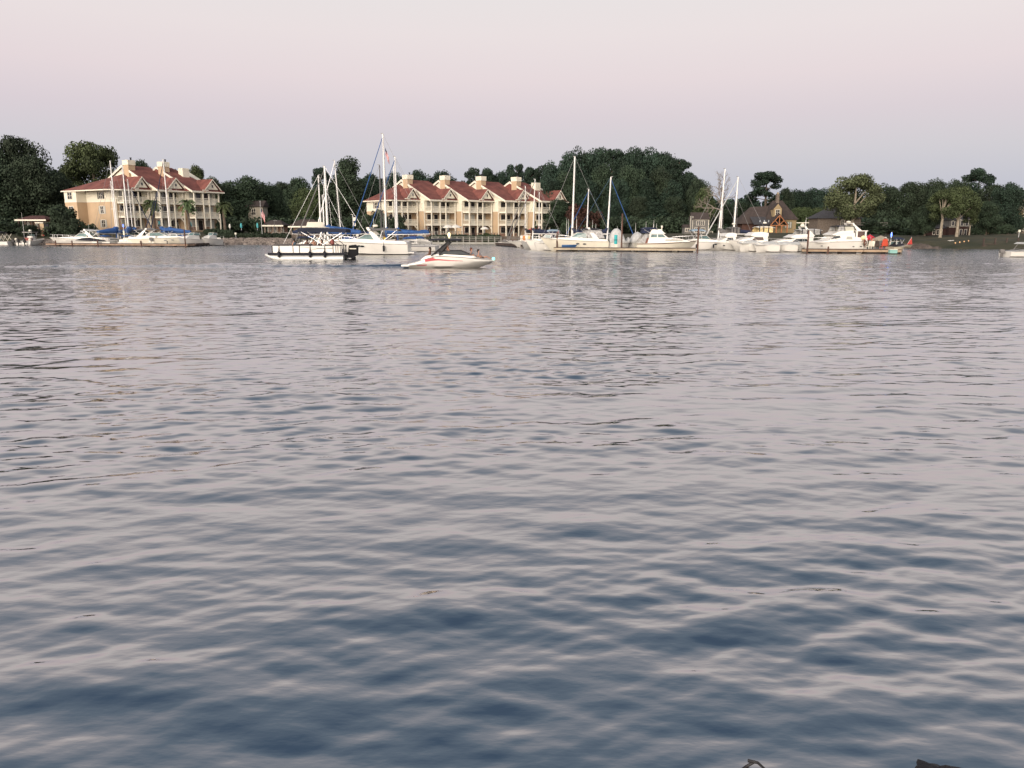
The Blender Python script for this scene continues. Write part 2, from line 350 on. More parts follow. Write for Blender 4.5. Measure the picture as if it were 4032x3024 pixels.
def crown(kind, seed):
    key = (kind, seed)
    if key in PROTO: return PROTO[key]
    rng = np.random.RandomState(seed * 17 + len(kind)); mb = MB(); tr = MB()
    cs, rs = [], []
    if kind in ('oak', 'dense', 'tall', 'light', 'airy'):
        Rw, H, z0 = {'oak': (5.5, 11, 2.0), 'dense': (5.5, 12, 0.2), 'tall': (4.0, 15, 0.5), 'light': (5.5, 11.5, 3.3), 'airy': (4.2, 13, 5.0)}[kind]
        nc = {'oak': 46, 'dense': 60, 'tall': 62, 'light': 50, 'airy': 40}[kind]
        for i in range(nc):
            t = rng.uniform(0, 1) ** 0.85; zz = z0 + (H - z0) * t * 0.93 + 0.3
            if kind == 'tall': rad = Rw * (1 - abs(2 * t - 0.72) ** 2.2 * 0.75) * (1 - 0.55 * max(0, t - .7) / .3)
            elif kind == 'dense': rad = Rw * math.sqrt(max(0.03, 1 - max(0, t - 0.25) ** 2 / 0.60))
            elif kind == 'light': rad = Rw * math.sqrt(max(0.05, 1 - (2 * t - 1.0) ** 2))
            else: rad = Rw * math.sqrt(max(0.05, 1 - (2 * t - 0.85) ** 2 * 0.85))
            rad = max(rad, 0.8); a = rng.uniform(0, 6.283); q = rad * rng.uniform(0.45, 1.0) ** 0.5 * 0.82
            cs.append((q * math.cos(a), q * math.sin(a), min(zz, H - 0.9))); rs.append(rng.uniform(0.9, 1.9) * (1.15 if kind in ('dense', 'tall') else 1))
        nl = {'oak': 15000, 'dense': 22000, 'tall': 22000, 'light': 17000, 'airy': 10000}[kind]
        if kind in ('dense', 'tall', 'oak'):
            for i in range(10):
                cs.append((rng.normal(0, Rw * .25), rng.normal(0, Rw * .25), z0 + (H - z0) * rng.uniform(0.15, 0.75))); rs.append(Rw * 0.5)
        p, d = clump_points(cs, rs, nl, rng); leaf_quads(mb, p, d, 0.17 if kind != 'light' else 0.16, rng)
        lean = rng.uniform(-0.3, 0.3)
        tr.tube([(0, 0, -0.6), (0.05, 0, 1.5), (lean * .5, 0.1, z0 + 1.2), (lean, 0, H * 0.6), (lean, 0.1, H * 0.85)], [0.42, 0.34, 0.28, 0.17, 0.06], 8)
        for i in range(9):
            c = cs[i * 4]; s0 = (lean * .4, 0, max(z0 * .8, 1.2) + rng.uniform(0, H * .3))
            tr.tube([s0, ((s0[0] + c[0]) / 2, (s0[1] + c[1]) / 2, (s0[2] + c[2]) / 2 + 0.4), c], [0.16, 0.1, 0.04], 6)
    elif kind == 'pine':
        H = 16.0
        for i in range(34):
            t = rng.uniform(0, 1) ** 0.8; zz = 6.2 + 9.2 * t; rad = 3.9 * math.sqrt(max(0.06, 1 - (t * 1.02 - 0.25) ** 2 / 0.62))
            a = rng.uniform(0, 6.283); q = rad * rng.uniform(0.5, 1.0)
            cs.append((q * math.cos(a), q * math.sin(a), min(zz, 15.2))); rs.append(rng.uniform(0.85, 1.55))
        p, d = clump_points(cs, rs, 9500, rng, 0.62); leaf_quads(mb, p, d, 0.20, rng, 0.6)
        tr.tube([(0, 0, -0.6), (0.08, 0, 5), (-0.1, 0.1, 10), (0, 0, 15)], [0.34, 0.28, 0.2, 0.07], 8)
        for c in cs[:22]: tr.tube([(0, 0, c[2] - 0.9), (c[0] * .6, c[1] * .6, c[2] - .35), c], [0.11, 0.07, 0.03], 5)
    elif kind == 'shrub':
        for i in range(26):
            t = rng.uniform(0, 1); a = rng.uniform(0, 6.283); q = 2.2 * rng.uniform(0.2, 1) * math.sqrt(1 - t * t * .7)
            cs.append((q * math.cos(a), q * math.sin(a), 0.4 + 2.5 * t)); rs.append(rng.uniform(0.5, 0.95))
        p, d = clump_points(cs, rs, 3200, rng); leaf_quads(mb, p, d, 0.15, rng)
        for i in range(5): tr.tube([(0, 0, -0.2), (rng.normal(0, .5), rng.normal(0, .5), 1.8)], [0.07, 0.03], 5)
    elif kind == 'cone':
        for i in range(26):
            t = rng.uniform(0, 1); a = rng.uniform(0, 6.283); q = 0.62 * (1 - t) * rng.uniform(.5, 1)
            cs.append((q * math.cos(a), q * math.sin(a), 0.2 + 3.5 * t)); rs.append(0.34 * (1.15 - t * .8))
        p, d = clump_points(cs, rs, 2200, rng); leaf_quads(mb, p, d, 0.09, rng)
        tr.tube([(0, 0, -0.2), (0, 0, 1.8)], 0.07, 5)
    elif kind == 'palm':
        H = 6.6
        tr.tube([(0, 0, -0.4), (0.08, 0, 1.5), (-0.05, 0, 3.6), (0, 0, 5.4)], [0.30, 0.24, 0.22, 0.30], 8)
        for i in range(52):
            a = rng.uniform(0, 6.283); e = rng.uniform(-0.75, 1.25); L = rng.uniform(1.25, 1.75)
            for s_ in range(6):
                u0, u1 = s_ / 6 * L, (s_ + 1) / 6 * L
                def pt(u_, off, dr=0): 
                    zz = 5.5 + u_ * math.sin(e) - 0.42 * u_ * u_ + dr
                    rr_ = u_ * math.cos(e * .8); return (rr_ * math.cos(a) - off * math.sin(a), rr_ * math.sin(a) + off * math.cos(a), zz)
                wd = 0.34 * math.sin(math.pi * (0.25 + 0.7 * s_ / 6))
                mb.add([pt(u0, 0), pt(u0 + .1, wd, -.16), pt(u1 - .03, wd * .95, -.16), pt(u1, 0)], [(0, 1, 2, 3)])
                mb.add([pt(u0, 0), pt(u0 + .1, -wd, -.16), pt(u1 - .03, -wd * .95, -.16), pt(u1, 0)], [(0, 1, 2, 3)])
    elif kind == 'bare':
        H = 15.0
        def br(p, d, L, r, lv):
            q = p + d * L; tr.tube([p, (p + q) / 2 + Vector(rng.normal(0, L * .05, 3)), q], [r, r * .82, r * .62], 5 if lv < 3 else 4)
            if lv >= 6: 
                if rng.rand() < .3: ends.append(q)
                return
            for _ in range(3 if lv < 3 else 2 + (rng.rand() < .4)):
                nd = (d + Vector(rng.normal(0, 0.50, 3)) + Vector((0, 0, 0.10))).normalized(); br(q, nd, L * rng.uniform(0.66, 0.88), r * 0.67, lv + 1)
        ends = []
        tr.tube([(0, 0, -0.5), (0.1, 0, 2.6)], [0.42, 0.36], 8); br(Vector((0.1, 0, 2.5)), Vector((0, 0, 1)), 3.4, 0.34, 0)
        e = np.array([tuple(x) for x in ends]); p = np.repeat(e, 7, 0) + rng.normal(0, .38, (len(e) * 7, 3)); leaf_quads(mb, p, rng.normal(0, 1, p.shape), 0.085, rng, .35)
        mx = max(v[2] for v in tr.v); H = mx
    H = max(max(v[2] for v in mb.v), 0.1); Rw = float(np.percentile(np.abs(np.array(mb.v)[:, 0]), 98.5))
    PROTO[key] = (mb, tr, H, Rw, {}); return PROTO[key]
def tree(name, label, kind, leaf, u, vtop, wpx, D, seed=0, vbase=None, group=None, cat='tree', bk=None, rz=None, sy=None):
    mb, tr, H, Rw, cache = crown(kind, seed)
    p = P(u, 930, D); zg = ground_z(p.x, D) if vbase is None else P(u, vbase, D).z
    zt = P(u, vtop, D).z
    t = thing(name, label, cat, (p.x, D, zg), random.uniform(0, 360) if rz is None else rz, group)
    sx = wpx / pxm(D) / 2 / Rw; sz = (zt - zg) / H
    t.scale = (sx, sy or sx, sz)
    for part, src, m in (('trunk', tr, bk or bark), ('crown', mb, leaf)):
        if not src.v: continue
        k = (part, m.name)
        if k not in cache: cache[k] = src.mesh(part, m, smooth=(part == 'trunk'))
        o = bpy.data.objects.new('fronds' if (kind == 'palm' and part == 'crown') else part, cache[k]); col.objects.link(o); o.parent = t
    return t
TR = [  # name, label, kind, leaf, u, vtop, width px, D, seed
 ('oak_tree', 'tall ragged dark oak rising at the far left edge of the picture', 'oak', lf_dark, 20, 545, 210, 198, 1),
 ('oak_tree', 'tallest dark oak left of the left apartment building, crown with gaps of sky', 'oak', lf_dark, 100, 528, 190, 200, 2),
 ('broadleaf_tree', 'broad dark tree reaching down to the shore at the left edge, behind the small boathouse', 'dense', lf_dark, 55, 640, 230, 182, 1),
 ('broadleaf_tree', 'dark rounded tree between the tallest oak and the left apartment building', 'dense', lf_dark, 170, 606, 190, 184, 2),
 ('broadleaf_tree', 'dark tree whose crown touches the left end of the left apartment roof', 'dense', lf_dark, 240, 648, 150, 190, 3),
 ('leafy_tree', 'lighter green tree with spiky top rising above the hip roof of the left apartment building', 'light', lf_mid, 395, 550, 205, 205, 1),
 ('oak_tree', 'small dark crown just left of the lighter green tree behind the left roof', 'oak', lf_dark, 300, 640, 100, 215, 3),
 ('pine_tree', 'small dark round crown between the first two chimneys of the left apartments', 'oak', lf_dark, 578, 622, 115, 240, 4),
 ('oak_tree', 'dark green crown just right of the second chimney of the left apartments', 'oak', lf_dark, 705, 660, 100, 225, 1),
 ('leafy_tree', 'loose pale green tree behind the short chimney of the left apartments', 'light', lf_mid, 785, 645, 100, 215, 2),
 ('leafy_tree', 'pale green tree standing close to the right end of the left apartments', 'light', lf_mid, 842, 690, 100, 192, 3),
 ('broadleaf_tree', 'dark tree behind the single palm right of the left apartments', 'dense', lf_dark, 895, 712, 120, 205, 4),
 ('broadleaf_tree', 'widest dark dome-shaped tree behind the flagpole', 'dense', lf_dark, 985, 685, 200, 198, 5),
 ('broadleaf_tree', 'dark tree between the flagpole tree and the pale rounded tree', 'dense', lf_dark, 1080, 715, 110, 204, 1),
 ('oak_tree', 'distant blue green tree above the first brown roofed pavilion', 'oak', lf_dark, 1120, 712, 110, 245, 2),
 ('oak_tree', 'distant blue green tree with rounded top left of the twin masts', 'oak', lf_dark, 1190, 693, 120, 240, 3),
 ('leafy_tree', 'pale yellow green rounded tree behind the second brown roofed pavilion', 'dense', lf_mid, 1218, 733, 130, 190, 2),
 ('pine_tree', 'pine top poking up beside the thick double mast', 'pine', lf_pine, 1275, 655, 90, 225, 1),
 ('broadleaf_tree', 'dark tree behind the double mast of the moored sailboats', 'dense', lf_dark, 1300, 700, 110, 205, 3),
 ('magnolia_tree', 'tall dark dense oval tree standing left of the right apartment building', 'tall', lf_dark, 1378, 610, 150, 192, 1),
 ('oak_tree', 'dark crown over the hip roof at the left end of the right apartments', 'oak', lf_pine, 1470, 678, 115, 245, 4),
 ('oak_tree', 'dark crown directly behind the first chimney of the right apartments', 'oak', lf_pine, 1560, 672, 110, 245, 1),
 ('oak_tree', 'dark tree top left of the second chimney of the right apartments', 'oak', lf_pine, 1650, 664, 110, 248, 2),
 ('oak_tree', 'dark tree top just right of the second chimney of the right apartments', 'oak', lf_pine, 1745, 666, 120, 250, 3),
 ('pine_tree', 'umbrella shaped pine left of the third chimney of the right apartments', 'pine', lf_pine, 1868, 656, 80, 232, 2),
 ('pine_tree', 'flat topped pine just right of the third chimney of the right apartments', 'pine', lf_pine, 1925, 658, 90, 230, 3),
 ('oak_tree', 'dark crown between the third and fourth chimneys of the right apartments', 'oak', lf_pine, 1975, 666, 90, 232, 4),
 ('pine_tree', 'taller round headed pine above the fourth chimney of the right apartments', 'pine', lf_pine, 2033, 643, 85, 228, 4),
 ('pine_tree', 'dark pine left of the big wooded mound, above the end chimney', 'pine', lf_pine, 2095, 655, 100, 222, 1),
 ('pine_tree', 'pine rising at the left foot of the big wooded mound', 'pine', lf_pine, 2140, 645, 95, 218, 2)]
for a in TR: tree(*a)
MOUND = [(2180, 628, 110, 210, 'on the left slope of the wooded mound'), (2225, 592, 115, 212, 'at the left shoulder of the wooded mound'), (2285, 572, 115, 216, 'first of the high crowns along the top of the mound'),
 (2345, 573, 115, 214, 'second high crown along the top of the mound'), (2405, 584, 110, 212, 'in the slight dip on top of the mound'), (2462, 576, 120, 213, 'above the white mast right of centre of the mound'),
 (2515, 570, 110, 216, 'highest crown of the wooded mound'), (2570, 574, 115, 213, 'right of the highest crown of the mound'), (2620, 592, 110, 210, 'on the right shoulder of the mound'), (2662, 622, 100, 207, 'on the steep right slope of the mound'),
 (2694, 668, 90, 204, 'lowest at the right edge of the mound')]
for i, (u, v, wd, D, txt) in enumerate(MOUND):
    tree('pine_tree', 'tall dark pine ' + txt, 'pine' if i in (4, 9) else 'dense', lf_pine, u, v, wd * 1.25, D, 1 + i % 5, group='pines of the wooded mound')
for i, (u, v, wd, D) in enumerate([(2170, 700, 120, 196), (2235, 670, 125, 198), (2300, 690, 130, 196), (2365, 640, 130, 199), (2425, 690, 120, 196), (2480, 640, 130, 199), (2540, 700, 120, 196), (2590, 650, 130, 198), (2640, 700, 110, 196),
                                  (2200, 780, 130, 190), (2420, 790, 120, 188), (2500, 770, 120, 190), (2570, 790, 120, 188), (2650, 770, 110, 188)]):
    where = ('left of the tallest thick mast', 'just behind the tallest thick mast', 'between the tallest thick mast and the russet shrub', 'above the russet shrub', 'left of the tall right-hand mast', 'right of the tall right-hand mast', 'above the flybridge cruiser',
             'right of the flybridge cruiser', 'above the grey shingled house', 'low down behind the end of the right apartments', 'low down behind the white covered boats', 'low down above the cabin cruiser stern', 'low down behind the cabin cruiser flybridge', 'low down beside the grey shingled house')[i]
    tree('evergreen_tree', 'dark evergreen on the mound, ' + where, 'dense' if i % 3 else 'tall', (lf_pine, lf_dark)[i % 2], u, v, wd, D, 1 + i % (5 if i % 3 else 1), group='evergreens on the face of the mound')
TR2 = [
 ('russet_shrub', 'large russet brown shrub right of the right apartments, behind the thin mast', 'shrub', lf_red, 2295, 800, 135, 178, 1),
 ('oak_tree', 'dark crown at the right foot of the mound above the grey shingled house', 'oak', lf_dark, 2735, 698, 95, 196, 2),
 ('oak_tree', 'olive tinged crown between the mound and the bare tree', 'oak', lf_mid, 2765, 732, 80, 185, 3),
 ('broadleaf_tree', 'dark low tree behind the bare tree', 'dense', lf_dark, 2830, 800, 130, 205, 4),
 ('broadleaf_tree', 'dark low tree left of the brown roofed house', 'dense', lf_dark, 2925, 790, 120, 210, 5),
 ('pine_tree', 'big solitary round headed pine behind the brown roofed house', 'pine', lf_pine, 3005, 670, 145, 200, 1),
 ('oak_tree', 'dark crown right of the solitary pine', 'oak', lf_dark, 3080, 735, 70, 215, 4),
 ('broadleaf_tree', 'far dark tree above the chimney of the brown roofed house', 'dense', lf_pine, 3130, 742, 130, 265, 1),
 ('broadleaf_tree', 'far dark tree in the middle of the low ridge left of the pale crowned tree', 'dense', lf_pine, 3205, 735, 130, 265, 2),
 ('broadleaf_tree', 'far dark tree touching the pale crowned tree from behind', 'dense', lf_pine, 3280, 740, 110, 262, 3),
 ('leafy_tree', 'mid green low tree right of the brown roofed house', 'dense', lf_mid, 3140, 812, 110, 190, 2),
 ('leafy_tree', 'mid green low tree left of the grey hip roofed house', 'dense', lf_mid, 3210, 815, 110, 192, 5),
 ('sycamore_tree', 'tall sycamore with pale yellow green crown and bare forked trunk on the right shore', 'light', lf_light, 3350, 680, 200, 142, 4),
 ('broadleaf_tree', 'dark tree immediately right of the pale crowned sycamore', 'dense', lf_dark, 3478, 718, 140, 176, 3),
 ('broadleaf_tree', 'dark tree above the white speedboat at the end of the dock', 'dense', lf_dark, 3560, 712, 130, 178, 4),
 ('oak_tree', 'dark tree with notched top on the right shore', 'dense', lf_dark, 3625, 705, 110, 176, 5),
 ('oak_tree', 'dark bushy tree left of the pale trunked pair', 'dense', lf_dark, 3672, 697, 90, 172, 1),
 ('broadleaf_tree', 'dark tree behind the pale trunked pair', 'dense', lf_dark, 3755, 700, 120, 168, 2),
 ('pine_tree', 'tallest round headed pine on the right shore', 'pine', lf_pine, 3830, 658, 125, 170, 3),
 ('broadleaf_tree', 'dark green tree right of the tallest pine on the right shore', 'dense', lf_dark, 3880, 722, 120, 165, 4),
 ('broadleaf_tree', 'round dark tree nearest the right edge of the picture', 'dense', lf_pine, 3950, 712, 130, 144, 5),
 ('oak_tree', 'far low crown at the right edge of the picture above the roof', 'oak', lf_dark, 4020, 772, 90, 240, 1),
 ('poplar_tree', 'left one of the two pale trunked trees in front of the brick house', 'airy', lf_mid, 3702, 738, 115, 128, 1),
 ('poplar_tree', 'right one of the two pale trunked trees in front of the brick house', 'airy', lf_mid, 3766, 728, 120, 128, 2),
 ('broadleaf_tree', 'low dark tree left of the brick house by the bank', 'dense', lf_dark, 3640, 800, 100, 134, 2),
 ('broadleaf_tree', 'low dark tree between the brick house and the house at the right edge', 'dense', lf_dark, 3880, 790, 110, 133, 4),
 ('poplar_tree', 'slender green tree at the right corner of the brick house', 'airy', lf_mid, 3815, 795, 60, 130, 3)]
for a in TR2: tree(*a, bk=barkl if a[0] in ('sycamore_tree', 'poplar_tree') else None)
tree('bare_tree', 'nearly leafless grey tree with fine twigs beside the leaning white masts', 'bare', mat('dry_twigs', (0.15, 0.13, 0.10), .9, .25, 1, island=.3), 2835, 655, 175, 170, 1, bk=mat('grey_bark', (0.20, 0.17, 0.145), 0.95, 0.2, 2), cat='bare tree')
for u, v, wd, lab in ((612, 786, 62, 'palm tree between the first and second balcony stacks of the left apartments'), (748, 786, 62, 'palm tree between the second and third balcony stacks of the left apartments'), (888, 794, 62, 'palm tree with clear trunk standing alone right of the left apartments')):
    tree('palm_tree', lab, 'palm', lf_palm, u, v, wd, 158, 1, group='palm trees by the left apartments')
SH = [('shrub', 'large dark shrub in front of the left end of the left apartments', lf_dark, 262, 800, 120, 156, 1), ('shrub', 'low dark shrub at the foot of the left apartment wall', lf_dark, 300, 858, 80, 152, 2), ('shrub', 'small dark shrub below the lowest window of the left apartments', lf_dark, 360, 878, 60, 153, 3),
 ('shrub', 'dark shrub by the waterside left of the boathouse', lf_dark, 30, 870, 130, 158, 1), ('shrub', 'dark shrub behind the stern-on white boat', lf_dark, 110, 884, 90, 154, 2), ('shrub', 'dark bush right of the boathouse kiosk', lf_dark, 215, 866, 80, 156, 3),
 ('shrub', 'dark bush at the foot of the tall oval tree left of the right apartments', lf_dark, 1440, 840, 90, 172, 1), ('shrub', 'tall bush hiding the hip roofed end of the right apartments', lf_dark, 1500, 822, 80, 171, 2), ('shrub', 'bush in front of the first porch of the right apartments', lf_dark, 1570, 842, 80, 171, 3),
 ('shrub', 'low bush behind the grey pier railing', lf_mid, 1930, 915, 70, 163, 1), ('shrub', 'dark undergrowth below the solitary pine', lf_dark, 2960, 850, 120, 195, 1), ('shrub', 'dark bush right of the grey hip roofed house', lf_dark, 3440, 868, 110, 150, 2),
 ('shrub', 'dark bush behind the tan umbrella', lf_dark, 3500, 885, 110, 150, 3), ('shrub', 'dark bush by the bank left of the brick house', lf_dark, 3600, 895, 110, 146, 1), ('shrub', 'dark bush right of the brick house', lf_dark, 3900, 868, 110, 142, 2), ('shrub', 'dark bush in front of the dark roofed house at the right edge', lf_dark, 3965, 880, 60, 128, 3)]
for n_, lab, m_, u, v, wd, D, sd in SH: tree(n_, lab, 'shrub', m_, u, v, wd, D, sd, cat='shrub')
for u, v, lab in ((2108, 868, 'taller left one of two cypress shrubs by the last balcony stack'), (2114, 880, 'short cypress shrub beside the red umbrellas'), (2141, 872, 'right hand cypress shrub by the last balcony stack')):
    tree('cypress_shrub', lab, 'cone', lf_dark, u, v, 13, 164, 1, cat='shrub')

# woodland far behind and low undergrowth that nobody could count
def leaf_band(name, segs, m, n, size, cat, label, seed, lump=2.2):
    rng = np.random.RandomState(seed); mb = MB(); cs, rs = [], []
    for (u0, v0, u1, v1, D, dep) in segs:
        k = max(3, int(abs(u1 - u0) / pxm(D) / lump * 4.5))
        for i in range(k):
            t = rng.uniform(0, 1); u = u0 + (u1 - u0) * t; d = D + rng.uniform(0, dep)
            zt = P(u, v0 + (v1 - v0) * t, D).z; x = P(u, 930, d).x; zg = ground_z(x, d)
            for _ in range(max(1, int((zt - zg) / lump))):
                r = lump * rng.uniform(0.6, 1.1); cs.append((x + rng.normal(0, 1), d + rng.normal(0, 1), zg + (zt - zg - r * .8) * rng.uniform(0, 1) ** 0.6)); rs.append(r)
    p, d = clump_points(cs, rs, n, rng); leaf_quads(mb, p, d, size, rng)
    tag(mb.build(name, m), label, cat, kind='stuff')
leaf_band('woodland', [(-300, 720, 900, 725, 255, 15), (880, 735, 1500, 730, 255, 15), (1450, 690, 2150, 690, 245, 15), (2100, 700, 2760, 720, 235, 20), (2700, 770, 3350, 760, 280, 25), (3300, 760, 4350, 790, 240, 20)], lf_pine, 120000, 0.55, 'woodland', 'dark woodland closing the view behind the apartments and houses', 3, 3.4)
leaf_band('undergrowth', [(-200, 840, 200, 850, 172, 6), (860, 850, 1440, 850, 178, 6), (2230, 845, 2700, 850, 176, 6), (2700, 880, 2960, 880, 176, 6), (3100, 885, 3260, 880, 176, 6), (3420, 850, 3660, 850, 165, 6), (3660, 840, 4032, 860, 160, 6)], lf_dark, 45000, 0.30, 'undergrowth', 'dark undergrowth below the trees along the far shore', 4, 1.8)

# ------------------------------------------------------------------ apartment buildings
def unit_window(root, x0, x1, y, z0, z1, face='front', lab=None, blinds=False, mull=True, shutters=False):
    """window on a wall plane: face 'front' (plane y, looking -y) or 'side' (plane x = y arg, looking -x, spans y x0..x1)"""
    def bx(mb, a0, a1, d0, d1, b0, b1):
        if face == 'front': mb.box(a0, a1, y - d1, y - d0, b0, b1)
        else: mb.box(y - d1, y - d0, a0, a1, b0, b1)
    fr = MB(); t = 0.11
    bx(fr, x0 - t, x0, 0, .09, z0 - t, z1 + t); bx(fr, x1, x1 + t, 0, .09, z0 - t, z1 + t)
    bx(fr, x0, x1, 0, .09, z1, z1 + t); bx(fr, x0, x1, 0, .09, z0 - t, z0)
    if mull:
        c = (x0 + x1) / 2; bx(fr, c - .04, c + .04, .03, .08, z0, z1); m_ = (z0 + z1) / 2; bx(fr, x0, x1, .03, .075, m_ - .03, m_ + .03)
    f = fr.build('window', trim, root)
    gl_ = MB(); bx(gl_, x0, x1, .005, .03, z0, z1); gl_.build('pane', blind if blinds else winm, f)
    if shutters:
        for a, b in ((x0 - t - .5, x0 - t - .03), (x1 + t + .03, x1 + t + .5)):
            sh = MB(); bx(sh, a, b, 0, .05, z0 - .05, z1 + .05); sh.build('shutter', shutters, f)
def balcony_stack(root, x0, x1, y0, yf, zs, H, post_x, beyond=None):
    """two upper balconies on posts plus ground floor, between x0..x1, from wall y0 out to yf (yf<y0)"""
    for z in zs:
        b = MB(); b.box(x0, x1, yf, y0 - .01, z - .38, z)
        bo = b.build('balcony', trim, root)
        r = MB()
        r.box(x0, x1, yf - .05, yf + .03, z + .94, z + 1.08); r.box(x0, x1, yf - .03, yf + .02, z + .66, z + .78); r.box(x0, x1, yf - .03, yf + .02, z + .10, z + .18)
        k = int((x1 - x0) / .26)
        for i in range(k + 1): xx = x0 + (x1 - x0) * i / k; r.box(xx - .06, xx + .06, yf - .015, yf + .015, z + .02, z + .72)
        for xx in (x0 + .02, x1 - .02):
            r.box(xx - .04, xx + .04, yf, y0 - .02, z + .98, z + 1.06); r.box(xx - .03, xx + .03, yf, y0 - .02, z + .10, z + .17)
            for j in range(1, 8): yy = yf + (y0 - yf) * j / 8; r.box(xx - .02, xx + .02, yy - .03, yy + .03, z + .17, z + .98)
        r.build('railing', trim, bo)
    for px in post_x:
        MB().box(px - .11, px + .11, yf - .14, yf + .10, 0, H).build('post', trim, root)
    for px in (post_x[1], post_x[-1]):
        MB().add([(px - .08, yf, zs[0] - 1.1), (px + .08, yf, zs[0] - 1.1), (px + .9 * (-1 if px == post_x[-1] else 1) - .08, yf, zs[0] - .22), (px + .9 * (-1 if px == post_x[-1] else 1) + .08, yf, zs[0] - .22),
                  (px - .08, yf + .1, zs[0] - 1.3), (px + .08, yf + .1, zs[0] - 1.3), (px + .9 * (-1 if px == post_x[-1] else 1) - .08, yf + .1, zs[0] - .42), (px + .9 * (-1 if px == post_x[-1] else 1) + .08, yf + .1, zs[0] - .42)],
                 [(0,1,3,2),(4,6,7,5),(0,2,6,4),(1,5,7,3)]).build('brace', trim, root)
def pediment(root, x0, x1, yf, z0, h, back):
    c = (x0 + x1) / 2
    w_ = MB().prism([(x0 + .25, z0), (x1 - .25, z0), (c, z0 + h - .22)], yf, back, 'y').build('gable', cream, root)
    fr = MB().box(c - .28, c + .28, yf - .06, yf - .01, z0 + .35, z0 + 1.15).build('vent_window', trim, w_)
    MB().box(c - .18, c + .18, yf - .09, yf - .065, z0 + .45, z0 + 1.05).build('pane', winm, fr)
    rf = MB(); t = .2
    for s_ in (-1, 1):
        e = x0 - .25 if s_ < 0 else x1 + .25; ez = z0 - .18
        rf.prism([(e, ez), (c, z0 + h), (c, z0 + h + t), (e, ez + t)], yf - .28, back, 'y')
    rf.build('dormer_roof', roofr, root)
    tr_ = MB()
    for s_ in (-1, 1):
        e = x0 - .3 if s_ < 0 else x1 + .3; ez = z0 - .26
        tr_.prism([(e, ez), (c, z0 + h - .12), (c, z0 + h + .14), (e, ez + .26)], yf - .36, yf - .285, 'y')
    tr_.box(x0 - .9, x0 + .6, yf - .34, yf - .2, z0 - .32, z0 - .12)
    tr_.build('rake_trim', trim, root)
